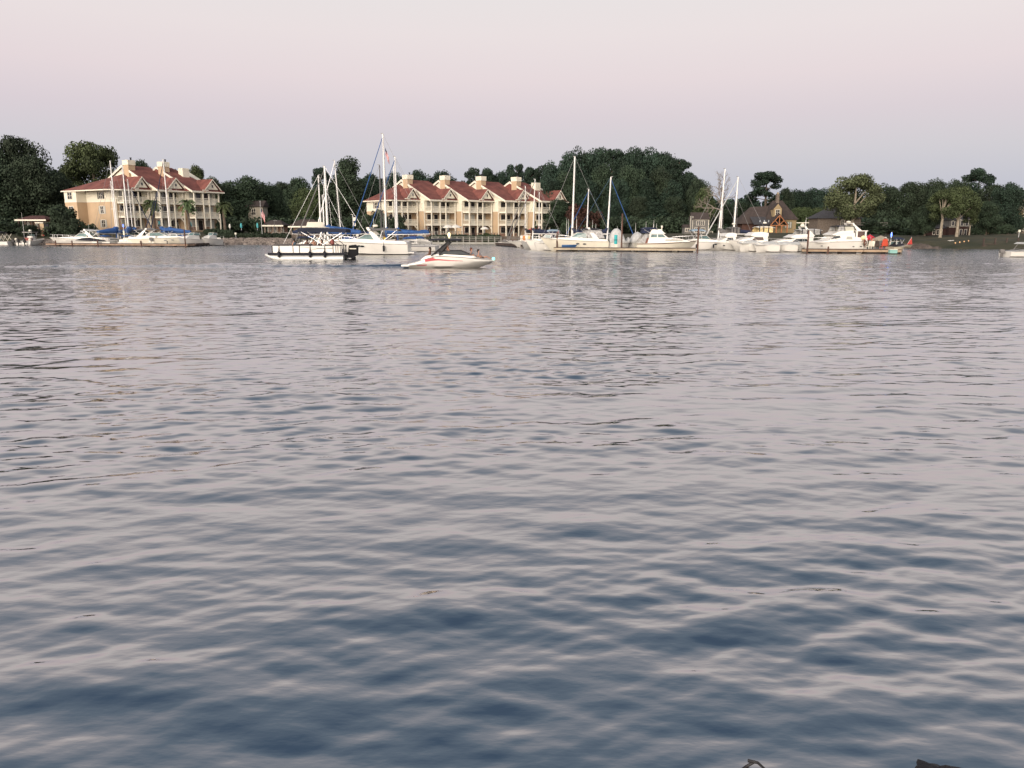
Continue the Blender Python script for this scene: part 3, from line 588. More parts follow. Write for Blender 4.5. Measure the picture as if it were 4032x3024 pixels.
def apartments(name, label, base, phi, Lu, step, nunits, wingL, wing_d, seed):
    rnd = random.Random(seed)
    root = thing(name, label, 'apartment building', base, phi)
    SPL, EA = 6.0, 8.5; YR, RISE, YB = (9.0 if seed == 1 else 8.2), (5.5 if seed == 1 else 5.0), (17.5 if seed == 1 else 16); PD = 2.4
    sl = RISE / (YR + PD + .3)
    def zr(y): return EA + (y + PD + .3) * sl
    def facade(ox, oy, Lx, wing=False, last=False):
        x0, x1 = ox + .25, ox + Lx - (.6 if wing or seed == 1 else .45)
        yf = oy - PD
        # openings behind the balconies
        bw = [x0 + .5, x0 + (x1 - x0) * .36, x0 + (x1 - x0) * .62, x1 - 1.1]
        for fl, z in enumerate((0, 3.0, 6.0)):
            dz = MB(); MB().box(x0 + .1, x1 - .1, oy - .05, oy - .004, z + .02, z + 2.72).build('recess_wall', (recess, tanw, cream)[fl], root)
            for bi, bx_ in enumerate(bw):
                wd = 1.75 if bi in (0, 2) else 1.1
                tall = (bi in (1, 3))
                fr = MB().box(bx_ - .1, bx_ + wd + .1, oy - .10, oy - .055, z + (0.03 if tall else .8), z + 2.35).build('glass_door' if tall else 'window', trim, root)
                MB().box(bx_, bx_ + wd, oy - .13, oy - .105, z + (.08 if tall else .9), z + 2.25).build('pane', blind if rnd.random() < .28 else winm, fr)
        pxs = [x0, x0 + (x1 - x0) * .36, x0 + (x1 - x0) * .60, x1]
        balcony_stack(root, x0, x1, oy - .02, yf, (3.0, 6.0), EA - .1, pxs)
        MB().box(x0 - .2, x1 + .2, yf - .12, yf + .15, EA - .32, EA - .02).build('beam', trim, root)
        # pent roof strip and pediment over the right half
        pc0, pc1 = x1 - (3.9 if not wing else 3.3), x1 + .25
        pr = MB().prism([(yf - .75, EA - .1), (yf + .3, EA + .42), (yf + .3, EA + .62), (yf - .75, EA + .10)], pc0 - .1, pc1 + .9, 'x').build('pent_roof', roofr, root)
        MB().box(pc0 - .1, pc1 + .9, yf - .83, yf - .755, EA - .2, EA + .08).build('fascia', trim, pr)
        pediment(root, pc0 + .3, pc1 - .1, yf - .25, EA + .55, 2.15, oy + 2.2)
    # wing with hipped end
    wx0 = -wingL
    pl = MB(); pl.box(0.0, wingL, 0, wing_d, -1.2, SPL).build('lower_wall', tanw, root, loc=(0, 0, 0)).location = (0, 0, 0)
    MB().box(0, wingL, 0, wing_d, SPL + .26, EA).build('upper_wall', cream, root)
    MB().box(-.04, wingL + .04, -.04, wing_d + .04, SPL, SPL + .26).build('trim_band', trim, root)
    MB().box(-.05, .12, -.05, .12, -.2, SPL - .002).build('corner_trim', trim, root)
    if seed == 1:
        # recessed end block behind
        MB().box(-2.2, .0, wing_d - .3, wing_d + 4.2, -1.2, SPL).build('lower_wall', tanw, root)
        MB().box(-2.2, .0, wing_d - .3, wing_d + 4.2, SPL + .26, EA).build('upper_wall', cream, root)
        MB().box(-2.24, -.05, wing_d - .34, wing_d + 4.24, SPL, SPL + .26).build('trim_band', trim, root)
    o = .6; e0, e1, e2, e3 = (-o - 1.9 if seed == 1 else -o), wingL + 6, -PD - .3, wing_d + (4.8 if seed == 1 else .6); hy = (wing_d * .55); rz_ = EA + 3.9
    hx = e0 + (hy - e2) * 1.05
    hip = MB().add([(e0, e2 + 2.2, EA), (e1, e2, EA), (e1, e3, EA), (e0, e3, EA), (hx, hy, rz_), (e1, hy + 1, rz_ + .1),
                    (e0, e2 + 2.2, EA - .02), (-.3, e2, EA), (-.3, e2, EA)],
                   [(0, 7, 4), (7, 1, 5, 4), (1, 2, 5), (2, 3, 4, 5), (3, 0, 4), (0, 3, 2, 1, 7)])
    hr = hip.build('roof', roofr, root)
    MB().add([(e0 - .05, e2 + 2.15, EA - .26), (-.3, e2 - .06, EA - .26), (e1, e2 - .06, EA - .26), (e1, e2 - .06, EA - .02), (-.3, e2 - .06, EA - .02), (e0 - .05, e2 + 2.15, EA - .02),
              (e0 - .05, e3, EA - .26), (e0 - .05, e3, EA - .02), (e0 + .4, e2 + 2.5, EA - .26), (0, e2 + .5, EA - .26), (e1, e2 + .5, EA - .26), (e0 + .4, e3, EA - .26)],
             [(0, 1, 4, 5), (1, 2, 3, 4), (6, 0, 5, 7), (0, 8, 9, 1), (1, 9, 10, 2), (6, 11, 8, 0)]).build('fascia', trim, hr)
    for a, b, z0, z1, sh in ((wing_d * .42, wing_d * .42 + 1.15, 6.7, 8.0, dk if seed == 1 else greyw), (wing_d * .42, wing_d * .42 + 1.15, 3.6, 5.1, blind), (wing_d * .42, wing_d * .42 + 1.15, .7, 2.2, blind)):
        unit_window(root, a, b, 0, z0, z1, 'side', shutters=sh)
    for z0, z1 in ((6.7, 8.1), (3.6, 5.1), (.7, 2.2)) if seed == 1 else ():
        unit_window(root, wing_d + 1.2, wing_d + 2.8, -2.2, z0, z1, 'side')
    facade(0, 0, wingL, True)
    # stepped units
    for i in range(nunits):
        ox, oy = wingL + i * Lu, -step * (i + 1)
        last = i == nunits - 1
        prof = lambda zb, zt_: None
        ox1 = ox + Lu + (0 if not last else 1.2)
        MB().box(ox, ox1, oy, oy + YB, -1.2, SPL).build('lower_wall', tanw, root)
        MB().prism([(oy, SPL + .26), (oy, zr(0) - .25), (oy + YR, zr(YR) - .25), (oy + YB, zr(YR) - (YB - YR) * sl - .25), (oy + YB, SPL + .26)], ox, ox1, 'x').build('upper_wall', cream, root)
        MB().box(ox - .04, ox1 + .04, oy - .04, oy + YB, SPL, SPL + .26).build('trim_band', trim, root)
        MB().box(ox - .05, ox + .13, oy - .05, oy + .13, -.2, SPL - .002).build('corner_trim', trim, root)
        ya, yb_ = oy - PD - .35, oy + YB + .4
        za = EA - .02; zb_ = zr(YR); zc = zb_ - (yb_ - oy - YR) * sl
        rx0, rx1 = ox - .35, ox1 - .02
        rf = MB().prism([(ya, za), (oy + YR, zb_), (yb_, zc), (yb_, zc + .2), (oy + YR, zb_ + .2), (ya, za + .2)], rx0, rx1, 'x')
        if last:   # hipped right end on the last unit
            rf = MB().add([(rx0, ya, za), (rx1 + .6, ya, za), (rx1 + .6, yb_, zc), (rx0, yb_, zc), (rx0, oy + YR, zb_ + .2), (rx1 - 4.2, oy + YR, zb_ + .2)],
                          [(0, 1, 5, 4), (1, 2, 5), (2, 3, 4, 5), (3, 0, 4), (0, 3, 2, 1)])
        ro = rf.build('roof', roofr, root)
        rk = MB().prism([(ya - .05, za - .28), (oy + YR, zb_ - .26), (yb_, zc - .26), (yb_, zc + .16), (oy + YR, zb_ + .24), (ya - .05, za + .16)], rx0 - .09, rx0 - .005, 'x')
        rk.box(rx0, rx1, ya - .07, ya - .005, za - .2, za + .16)
        rk.build('rake_trim', trim, ro)
        # soffit box under the porch roof
        MB().prism([(oy - PD - .2, za - .02), (oy - .02, za - .02), (oy - .02, zr(0) - .3)], ox + .02, ox1 - .5, 'x').build('porch_ceiling', cream, root)
        # chimney on the exposed gable
        cy = oy + YR - 1.6
        zt_ = zb_ + 1.2
        ch = MB().box(ox - .45, ox + 1.15, cy - .9, cy + .9, zb_ - 3.2, zb_ + .15).build('chimney', tanw, ro)
        MB().box(ox - .55, ox + 1.25, cy - 1.0, cy + 1.0, zb_ + .15, zt_).build('chimney_cap', trim if False else cream, ch if False else ro)
        MB().lathe([(.16, 0), (.16, .5), (.24, .52), (.24, .62)], 8, (ox + .9, cy, zt_)).build('flue', dk, ro)
        facade(ox + .0, oy, Lu if not last else Lu + .8, last=last)
        unit_window(root, ox + Lu * .001 + 3.0, ox + 3.4, oy, 7.1, 7.6, 'front', mull=False) if False else None
        if last:
            MB().box(ox + Lu - 3.6, ox + Lu - 1.9, oy + YR - 4.6, oy + YR - 3.0, zb_ - 3.5, zb_ - .05).build('chimney', cream, ro)
    return root
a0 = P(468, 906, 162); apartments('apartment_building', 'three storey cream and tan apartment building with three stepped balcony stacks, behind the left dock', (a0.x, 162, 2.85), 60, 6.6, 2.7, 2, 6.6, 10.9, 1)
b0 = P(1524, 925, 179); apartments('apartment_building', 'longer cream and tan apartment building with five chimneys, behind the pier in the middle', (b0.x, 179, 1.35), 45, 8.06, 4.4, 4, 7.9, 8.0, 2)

# ------------------------------------------------------------------ smaller houses and pavilions
def gable_roof(root, x0, x1, y0, y1, z, h, m, over=.5, hip=0.0, name='roof'):
    x0 -= over; x1 += over; y0 -= over; y1 += over; c = (y0 + y1) / 2
    return MB().add([(x0, y0, z), (x1, y0, z), (x1, y1, z), (x0, y1, z), (x0 + hip, c, z + h), (x1 - hip, c, z + h), (x0, y0, z - .15), (x1, y0, z - .15), (x1, y1, z - .15), (x0, y1, z - .15)],
                    [(0, 1, 5, 4), (2, 3, 4, 5), (1, 2, 5), (3, 0, 4), (0, 6, 7, 1), (1, 7, 8, 2), (2, 8, 9, 3), (3, 9, 6, 0), (6, 9, 8, 7)]).build(name, m, root)
def pavilion(label, u0, u1, veave, vtop, D, roof_m, wall_m, open_=True):
    x0, x1 = XU(u0, D), XU(u1, D); c = (x0 + x1) / 2; hw = (x1 - x0) / 2
    gz = ground_z(c, D); ze = P(u0, veave, D).z - gz; h = P(u0, vtop, D).z - gz - ze
    r = thing('pavilion', label, 'pavilion', (c, D, gz))
    d = 5.0
    gable_roof(r, -hw, hw, 0, d, ze, h, roof_m, 0.0, hip=hw * .55)
    MB().box(-hw - .02, hw + .02, -.1, -.005, ze - .3, ze).build('fascia', trim, r)
    MB().box(-hw + .5, hw - .5, 2.2, d - .3, -.3, ze - .2).build('wall', recess, r)
    for k in range(5):
        x = -hw + .5 + (2 * hw - 1) * k / 4; MB().box(x - .16, x + .16, .3, .62, -.3, ze - .16).build('post', wall_m, r)
    for k in range(3):
        x = -hw * .6 + hw * .6 * k; MB().box(x - .4, x + .4, 2.1, 2.19, ze * .45, ze * .8).build('window', blind, r)
    MB().box(-hw + .6, hw - .6, .7, .8, .9, 1.0).box(-hw + .6, hw - .6, .7, .8, .4, .5).build('railing', woodg, r)
    return r
pavilion('brown roofed pavilion with white fascia right of the flagpole', 1034, 1118, 886, 866, 160, roofb, stone)
pavilion('brown roofed pavilion with stone posts behind the pontoon boat canopy', 1137, 1262, 890, 863, 160, roofb, stone)
pavilion('small dark red roofed boathouse under the trees at the left edge', 68, 190, 864, 848, 160, mat('dark_red_shingles', (0.07, 0.028, 0.025), 0.9, 0.2, 1), woodd)
kp = P(172, 915, 155); k_ = thing('kiosk', 'narrow tan kiosk pillar with red ring right of the small boathouse', 'kiosk', (kp.x, 155, ground_z(kp.x, 155)))
MB().box(-.45, .35, -.3, .3, -.3, 2.6).build('wall', mat('kiosk_tan', (0.5, 0.38, 0.24), .8, .1), k_); MB().box(-1.2, .45, -.6, .6, 2.6, 2.8).build('roof', trim, k_)
MB().box(.35, 1.3, -.2, .3, -.3, 2.5).build('door', dk, k_); MB().box(-.05, .25, -.36, -.31, .1, 1.0).build('life_ring', red, k_)

def house(name, label, u, D, k, parts, cat='house'):
    p = P(u, 930, D); r = thing(name, label, cat, (p.x, D, ground_z(p.x, D))); parts(r, 1.0); r.scale = (k, k, k); return r
def hz(v, D, g): return P(2016, v, D).z - g
def h_grey(r, s):
    MB().box(-3.0, 3.0, 0, 6, -1, 5.4).build('wall', greyw, r)
    gable_roof(r, -3.0, 3.0, 0, 6, 5.4, 2.6, roofb, .35)
    MB().box(-5.9, -3.02, 1, 5, -1, 2.6).build('side_wall', greyw, r); gable_roof(r, -5.9, -3.4, 1, 5, 2.6, .9, roofb, .3)
    c = MB().box(-3.9, -3.02, .2, 1.4, 1.5, 6.6).build('chimney', greyw, r)
    MB().box(-3.96, -3.84, .12, .2, 1.5, 6.6).box(-3.1, -2.98, .12, .2, 1.5, 6.6).build('chimney_trim', trim, c)
    MB().box(2.86, 3.06, -.08, .1, -.5, 5.2).build('corner_trim', trim, r); MB().box(-3.0, 2.85, -.08, -.005, 5.1, 5.35).build('fascia', trim, r)
    unit_window(r, -1.6, -.2, 0, 3.3, 4.7); unit_window(r, -.05, 1.35, 0, 3.3, 4.7); unit_window(r, -2.2, -.9, 0, .5, 2.2); unit_window(r, .2, 1.6, 0, .5, 2.2)
    unit_window(r, -5.5, -4.0, 1, .9, 1.9)
    MB().box(3.1, 4.8, .2, .3, .9, 1.0).box(3.1, 4.8, .2, .3, .4, .46).box(4.7, 4.8, .2, .3, -.2, 1.0).build('railing', trim, r)
    MB().box(-6.5, 5.0, -1.6, -.1, -.25, .0).build('deck', woodg, r)
house('grey_house', 'grey shingled two storey house with white windows at the foot of the mound', 2757, 158, .55, h_grey)
def h_timber(r, s):
    MB().box(-1, 6.4, 0, 9, -1, 4.6).build('wall', ochre, r)
    MB().box(-12, -1.02, 1.2, 9, -1, 3.4).build('side_wall', mat('dark_porch_wall', (0.08, 0.04, 0.03), .9, .2), r)
    MB().add([(-4.5, -.6, 4.6), (7.0, -.6, 4.6), (7.0, 9.6, 4.6), (-4.5, 9.6, 4.6), (-.8, 4.5, 11.2), (2.6, 4.5, 11.2)], [(0, 1, 5, 4), (1, 2, 5), (2, 3, 4, 5), (3, 0, 4), (0, 3, 2, 1)]).build('roof', roofb, r)
    MB().add([(-13.5, .3, 3.2), (-2, -.9, 3.2), (-2, 9.6, 3.2), (-13.5, 9.6, 3.2), (-8.5, 5.0, 9.0), (-2, 5.0, 9.4)], [(0, 1, 5, 4), (1, 2, 5), (2, 3, 4, 5), (3, 0, 4), (0, 3, 2, 1)]).build('side_roof', roofb, r)
    lr = MB().add([(-9.5, -3.6, 3.0), (.2, -3.6, 3.0), (.2, 1.2, 5.6), (-9.5, 1.2, 5.6), (-9.5, -3.6, 2.85), (.2, -3.6, 2.85)], [(0, 1, 2, 3), (0, 4, 5, 1), (4, 3, 2, 5), (0, 3, 4), (1, 5, 2)]).build('porch_roof', roofg, r)
    for i in range(4):
        x = -7.2 + i * 1.5; MB().add([(x, -2.3, 3.745), (x + .35, -2.3, 3.745), (x + .8, -1.1, 4.395), (x + .45, -1.1, 4.395), (x, -2.3, 3.78), (x + .35, -2.3, 3.78), (x + .8, -1.1, 4.43), (x + .45, -1.1, 4.43)],
                                [(4, 5, 6, 7), (0, 1, 5, 4), (1, 2, 6, 5), (2, 3, 7, 6), (3, 0, 4, 7)]).build('skylight', mat('skylight_pale', (0.45, 0.48, 0.5), .3, .05), lr)
    cx = -1.1; t = MB()                                      # open timber truss porch
    for a, b in (((cx - 3.0, 2.6), (cx, 6.0)), ((cx + 3.0, 2.6), (cx, 6.0)), ((cx - 3.0, 2.6), (cx + 3.0, 2.6)), ((cx, 2.6), (cx, 5.9)), ((cx, 2.7), (cx - 1.5, 4.2)), ((cx, 2.7), (cx + 1.5, 4.2))):
        t.tube([(a[0], -4.6, a[1]), (b[0], -4.6, b[1])], .17, 4)
    t.build('truss', timber, r)
    for x in (cx - 2.8, cx - .9, cx + .9, cx + 2.8): MB().box(x - .17, x + .17, -4.75, -4.4, -1, 2.5).build('post', timber, r)
    MB().prism([(cx - 3.3, 2.75), (cx, 6.25), (cx + 3.3, 2.75), (cx + 3.3, 2.95), (cx, 6.5), (cx - 3.3, 2.95)], -4.4, 2.5, 'y').build('porch_gable_roof', roofb, r)
    d = MB().prism([(-2.2, 5.6), (.6, 5.6), (.6, 8.2), (-.8, 9.9), (-2.2, 8.2)], -1.4, 2.6, 'y').build('dormer', ochre, r)
    MB().prism([(-2.45, 8.0), (-.8, 10.0), (.85, 8.0), (.85, 8.2), (-.8, 10.25), (-2.45, 8.2)], -1.3, 3, 'y').build('dormer_roof', roofb, r)
    unit_window(r, -1.45, -.15, -1.4, 6.2, 7.9)
    MB().box(2.4, 4.9, -.12, -.01, 1.6, 3.9).build('window_surround', mat('green_trim', (0.10, 0.12, 0.08), .6, .1), r)
    for i in range(3): MB().box(2.55 + i * .8, 3.1 + i * .8, -.15, -.125, 1.75, 3.75).build('window', blind, r)
    ch = MB().box(.2, 1.2, 3.6, 4.6, 9.5, 13.4).build('chimney', stone, r); MB().box(.45, .95, 3.8, 4.3, 13.4, 14.0).build('flue', ochre, ch)
house('timber_house', 'brown roofed house with cedar timber gable porch and yellow dormer behind the motor yachts', 3059, 158, .6, h_timber)
def h_hip(r, s):
    MB().box(-7, 7, 0, 8, -1, 5.0).build('wall', stone, r)
    MB().add([(-7.8, -.7, 5), (7.8, -.7, 5), (7.8, 8.7, 5), (-7.8, 8.7, 5), (-1.6, 4, 8.9), (1.4, 4, 8.9)], [(0, 1, 5, 4), (1, 2, 5), (2, 3, 4, 5), (3, 0, 4), (0, 3, 2, 1)]).build('roof', roofg, r)
    MB().box(-.3, 0, 1.3, 1.7, 6.2, 8.6).build('vent_pipe', dk, r)
    unit_window(r, .6, 1.5, 0, 2.6, 4.4); unit_window(r, 3.6, 5.0, 0, .6, 2.4)
    MB().box(2.3, 14.2, -3.0, -.02, 2.75, 3.0).build('deck', woodg, r)
    for x in (2.5, 5.6, 9.0, 12.8, 14.0): MB().box(x - .14, x + .14, -3.0, -2.7, -1, 2.74).build('post', woodg, r)
    MB().box(2.3, 14.2, -3.04, -2.96, 3.55, 3.65).box(14.0, 14.15, -3.0, -2.9, 3, 3.6).box(8, 8.15, -3, -2.9, 3, 3.6).box(2.3, 2.45, -3, -2.9, 3, 3.6).build('railing', woodg, r)
house('stone_house', 'grey hip roofed stone house behind the pale crowned sycamore', 3300, 152, .62, h_hip)
def h_brick(r, s):
    MB().box(-5.2, 5.2, 0, 7, -1, 2.9).build('lower_wall', brick, r); MB().box(-5.2, 5.2, 0, 7, 2.95, 5.4).build('upper_wall', greyw, r)
    MB().box(-5.25, 5.25, -.08, -.005, 2.75, 2.95).build('trim_band', trim, r)
    gable_roof(r, -5.2, 5.2, 0, 7, 5.4, 1.8, roofg, .4)
    MB().box(5.02, 5.25, -.1, .1, -.5, 5.3).build('corner_trim', trim, r)
    MB().box(-2.6, 1.2, -1.5, -.02, -1, 2.9).build('bay', brick, r); MB().box(-2.5, 1.1, -1.4, -.05, 2.95, 5.2).build('bay', greyw, r); MB().box(-2.7, 1.3, -1.6, -.02, 5.2, 5.4).build('fascia', trim, r)
    for x0, x1, y, z0, z1 in ((-4.4, -3.5, 0, 3.4, 4.9), (-2.1, -1.1, -1.4, 3.3, 4.9), (-.4, .6, -1.4, 3.3, 4.9), (2.9, 3.9, 0, 3.4, 5.0), (2.9, 3.7, 0, .6, 2.1), (-2.2, -1.3, -1.5, -.1, 2.0), (-.5, .3, -1.5, -.1, 2.0)): unit_window(r, x0, x1, y, z0, z1, mull=False)
    MB().box(-10.6, -5.25, 1.5, 6, -1, 2.5).build('side_wall', brick, r); gable_roof(r, -10.6, -5.6, 1.5, 6, 2.5, 1.3, roofg, .3)
    for x in (-10.0, -8.6, -7.4): unit_window(r, x, x + .7, 1.5, .2, 1.9, mull=False)
house('brick_house', 'two storey brick and grey house behind the pale trunked trees', 3790, 141, .52, h_brick)
def h_right(r, s):
    MB().box(-3.5, 9, 0, 8, -1, 7.2).build('wall', ochre, r)
    MB().add([(-.5, -.5, 6.6), (10, -.5, 6.6), (10, 8.5, 6.6), (-.5, 8.5, 6.6), (2.2, 4, 10.6), (10, 4, 10.6)], [(0, 1, 5, 4), (1, 2, 5), (2, 3, 4, 5), (3, 0, 4), (0, 3, 2, 1)]).build('roof', mat('tan_shingles', (0.20, 0.16, 0.12), .9, .15), r)
    MB().box(-3, 9, -4, -.02, -1, 2.9).build('lower_wall', stone, r)
    MB().add([(-4.2, -4.8, 2.8), (9, -4.8, 2.8), (9, -.02, 4.6), (-2, -.02, 4.6), (-4.2, -.02, 2.8)], [(0, 1, 2, 3), (0, 3, 4), (0, 4, 3, 2, 1)]).build('porch_roof', roofg, r)
    MB().box(4.2, 9, -3.4, -1, 3.6, 7.2).build('bay', greyw, r); MB().add([(3.6, -4, 7.2), (9, -4, 7.2), (9, 0, 7.2), (3.6, 0, 7.2), (6.5, -2, 8.6), (9, -2, 8.6)], [(0, 1, 5, 4), (1, 2, 5), (2, 3, 4, 5), (3, 0, 4), (0, 3, 2, 1)]).build('bay_roof', roofg, r)
    for x0, x1, y, z0, z1 in ((-2.8, -2.1, 0, 5.0, 6.0), (-1.4, -.7, 0, 5.0, 6.0), (1.4, 2.0, 0, 5.2, 6.4), (4.8, 5.6, -3.4, 5.4, 6.8), (-1.0, -.2, -4, .9, 2.2), (3.4, 4.2, -4, .8, 2.2)): unit_window(r, x0, x1, y, z0, z1)
house('lake_house', 'tan house with dark porch roof cut by the right edge of the picture', 4000, 150, .66, h_right)
hp = P(1115, 775, 215)
r = thing('hillside_house', 'pale house corner glimpsed high between the dark trees above the pavilions', 'house', (hp.x, 192, ground_z(hp.x, 192)))
MB().box(-2.2, 1.5, 0, 4, -1, 7.4).build('wall', mat('pale_wall', (0.42, 0.38, 0.30), .8, .1), r); gable_roof(r, -2.2, 1.5, 0, 4, 7.4, 1.4, roofb, .4); unit_window(r, -1.2, -.3, 0, 5.2, 6.6)

# ------------------------------------------------------------------ shore: rocks, hedge, walls, pier, poles
def rocks(name, label, u0, u1, D0, D1, z0, z1, n, seed, m=rockm):
    rng = np.random.RandomState(seed); mb = MB()
    for i in range(n):
        t = rng.uniform(); f = rng.uniform(); D = D0 + (D1 - D0) * f; x = XU(u0 + (u1 - u0) * t, D); z = z0 + (z1 - z0) * f
        r_ = rng.uniform(.2, .5); vs = [(-1, -.8, -.7), (1, -.9, -.6), (.9, .9, -.7), (-.9, 1, -.6), (-.7, -.6, .7), (.6, -.8, .8), (.8, .7, .6), (-.8, .6, .9)]
        a = rng.uniform(0, 6.28); ca, sa = math.cos(a), math.sin(a)
        q = [((vx * ca - vy * sa) * r_ * rng.uniform(.8, 1.25) + x, (vx * sa + vy * ca) * r_ * rng.uniform(.8, 1.2) + D, vz * r_ * .75 * rng.uniform(.8, 1.2) + z) for vx, vy, vz in vs]
        mb.add(q, [(0,3,2,1),(4,5,6,7),(0,1,5,4),(1,2,6,5),(2,3,7,6),(3,0,4,7)])
    tag(mb.build(name, m), label, 'riprap', kind='stuff')
rocks('riprap', 'grey and brown boulders of the bank right of the left dock', 840, 1150, 150.4, 153.6, 0.0, 1.15, 900, 1)
rocks('riprap', 'rocky bank behind the stern-on boat at the left', 100, 300, 147.2, 150, 0.0, 1.0, 420, 2)
rocks('riprap', 'dark low stones along the right hand shore', 3560, 4100, 118, 122, -.1, .5, 700, 3, mat('dark_rock', (0.10, 0.085, 0.075), .95, .35, 1, island=.3))
def hedge(label, u0, u1, D, z1, hgt, seed, m=lf_mid, n=5000, dep=1.5):
    rng = np.random.RandomState(seed); mb = MB(); x0, x1 = XU(u0, D), XU(u1, D); k = max(3, int((x1 - x0) / .8)); cs = []; 
    for i in range(k): cs.append((x0 + (x1 - x0) * i / (k - 1), D + rng.uniform(0, dep), z1 + rng.uniform(.35, .6) * hgt))
    p, d = clump_points(cs, [hgt * .75] * k, n, rng, .65); leaf_quads(mb, p, d, .14, rng); r = thing('hedge', label, 'hedge', ((x0 + x1) / 2, D, z1))
    o = mb.build('foliage', m, r); o.location = (-(x0 + x1) / 2, -D, -z1)
hedge('clipped green hedge above the riprap between the left dock and the pavilions', 868, 1128, 155, 1.0, 1.3, 1, lf_dark, 9000)
hedge('dark hedge in front of the first apartment porches, left of the palm', 820, 905, 157, 1.8, 1.3, 5, lf_dark, 3000)
hedge('dark vines hanging over the seawall behind the grey pier', 1700, 1960, 161.5, .9, 1.1, 2, lf_dark, 7000)
def wall_thing(name, label, cat, u0, u1, D, z0, z1, m, d=.5):
    x0, x1 = XU(u0, D), XU(u1, D); o = MB().box(x0, x1, D, D + d, z0, z1).build(name, m); return tag(o, label, cat)
wall_thing('garden_wall', 'pale low coping wall behind the hedge and the flagpole', 'wall', 985, 1175, 157.5, 0.8, 1.95, stone)
wall_thing('seawall', 'brown timber seawall behind the grey pier', 'wall', 1690, 2100, 164.0, -1, 1.6, mat('seawall_brown', (0.15, 0.12, 0.095), .9, .25, 1.2), 1)
wall_thing('terrace_wall', 'low brick planter wall left of the standing palm', 'wall', 846, 876, 158.5, 2.0, 2.95, brick, .4)
def fence(label, u0, u1, D, z0, h, m, n, cat='fence'):
    x0, x1 = XU(u0, D), XU(u1, D); c = (x0 + x1) / 2; r = thing('fence', label, cat, (c, D, z0)); hw = (x1 - x0) / 2
    for k in range(n): x = -hw + 2 * hw * k / (n - 1); MB().box(x - .07, x + .07, -.07, .07, -.5, h).build('post', m, r)
    for z in (.35, .68, .98): MB().box(-hw, hw, -.11, -.075, h * z - .07, h * z).build('rail', m, r)
fence('brown terrace fence under the white umbrellas', 1700, 1830, 165.5, 1.55, 1.15, woodg, 12)
fence('dark terrace fence left of the last balcony stack', 1845, 1960, 165.5, 1.4, .9, woodd, 10)
fence('grey split rail fence beside the brown pavilions', 1075, 1180, 158.4, 1.6, .9, woodg, 9)

def dock(label, pts, w_, m_side, m_top, posts, name='dock', h=.55, seed=0, tall=0):
    """floating dock along a world polyline"""
    c = Vector((sum(p[0] for p in pts) / len(pts), sum(p[1] for p in pts) / len(pts), 0)); r = thing(name, label, 'dock', c)
    deck, side, fl = MB(), MB(), MB(); rnd = random.Random(seed)
    for a, b in zip(pts[:-1], pts[1:]):
        a, b = Vector((a[0], a[1], 0)) - c, Vector((b[0], b[1], 0)) - c; d = (b - a).normalized(); nrm_ = Vector((-d.y, d.x, 0))
        def slab(mb, z0, z1, o0, o1):
            q = [a + nrm_ * o0, b + nrm_ * o0, b + nrm_ * o1, a + nrm_ * o1]
            mb.add([(p.x, p.y, z0) for p in q] + [(p.x, p.y, z1) for p in q], [(0,3,2,1),(4,5,6,7),(0,1,5,4),(1,2,6,5),(2,3,7,6),(3,0,4,7)])
        slab(deck, h - .07, h, -w_ / 2, w_ / 2); slab(side, .2, h - .075, -w_ / 2 + .03, w_ / 2 - .03)
        L = (b - a).length; k = max(2, int(L / 2.6))
        for i in range(k):
            p = a + d * (L * (i + .5) / k); MB().box(p.x - .9, p.x + .9, p.y - w_ / 2 + .15, p.y + w_ / 2 - .15, -.25, .195).build('float', blackp, r)
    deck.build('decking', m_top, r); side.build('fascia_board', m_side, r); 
    for (px, py, ht) in posts:
        MB().lathe([(.11, -1.5), (.11, ht), (.02, ht + .08)], 8, (px - c.x, py - c.y, 0)).build('piling', rust, r)
    return r
def wp(u, v): D = DW(v); return (XU(u, D), D)
dl = [wp(195, 968.5), wp(750, 972)]
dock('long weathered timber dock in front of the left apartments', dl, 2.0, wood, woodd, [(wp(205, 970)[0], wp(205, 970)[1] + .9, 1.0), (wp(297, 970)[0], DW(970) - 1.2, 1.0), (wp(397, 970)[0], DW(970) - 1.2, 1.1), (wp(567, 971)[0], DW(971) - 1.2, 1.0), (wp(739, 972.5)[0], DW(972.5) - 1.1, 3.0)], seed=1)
dock('short dark dock leading back from the right end of the left dock', [wp(755, 971), (XU(868, 148), 148)], 1.4, woodd, woodd, [(XU(862, 146), 146, 1.5), (XU(830, 143), 143, 1.2)], seed=5)
dr1 = [(XU(1965, 142), 142), (XU(2070, 124), 124), (XU(2190, 111), 111)]
dock('dark dock angling away behind the white bows left of the big express cruiser', dr1, 1.5, woodd, woodd, [(XU(2019, 131), 131, 1.2), (XU(2092, 118), 118, 3.2), (XU(2165, 112), 112, 1.2)], seed=2)
dr2 = [wp(2185, 989), wp(2742, 993)]
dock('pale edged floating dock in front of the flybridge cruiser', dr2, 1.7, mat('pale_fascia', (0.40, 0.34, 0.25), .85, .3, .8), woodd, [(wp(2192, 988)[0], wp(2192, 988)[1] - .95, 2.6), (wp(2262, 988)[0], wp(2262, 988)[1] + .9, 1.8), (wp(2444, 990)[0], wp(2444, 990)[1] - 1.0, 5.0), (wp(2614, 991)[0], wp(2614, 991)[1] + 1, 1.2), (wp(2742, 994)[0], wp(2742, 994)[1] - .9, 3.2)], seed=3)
dr3 = [wp(2862, 984), wp(3165, 991)]
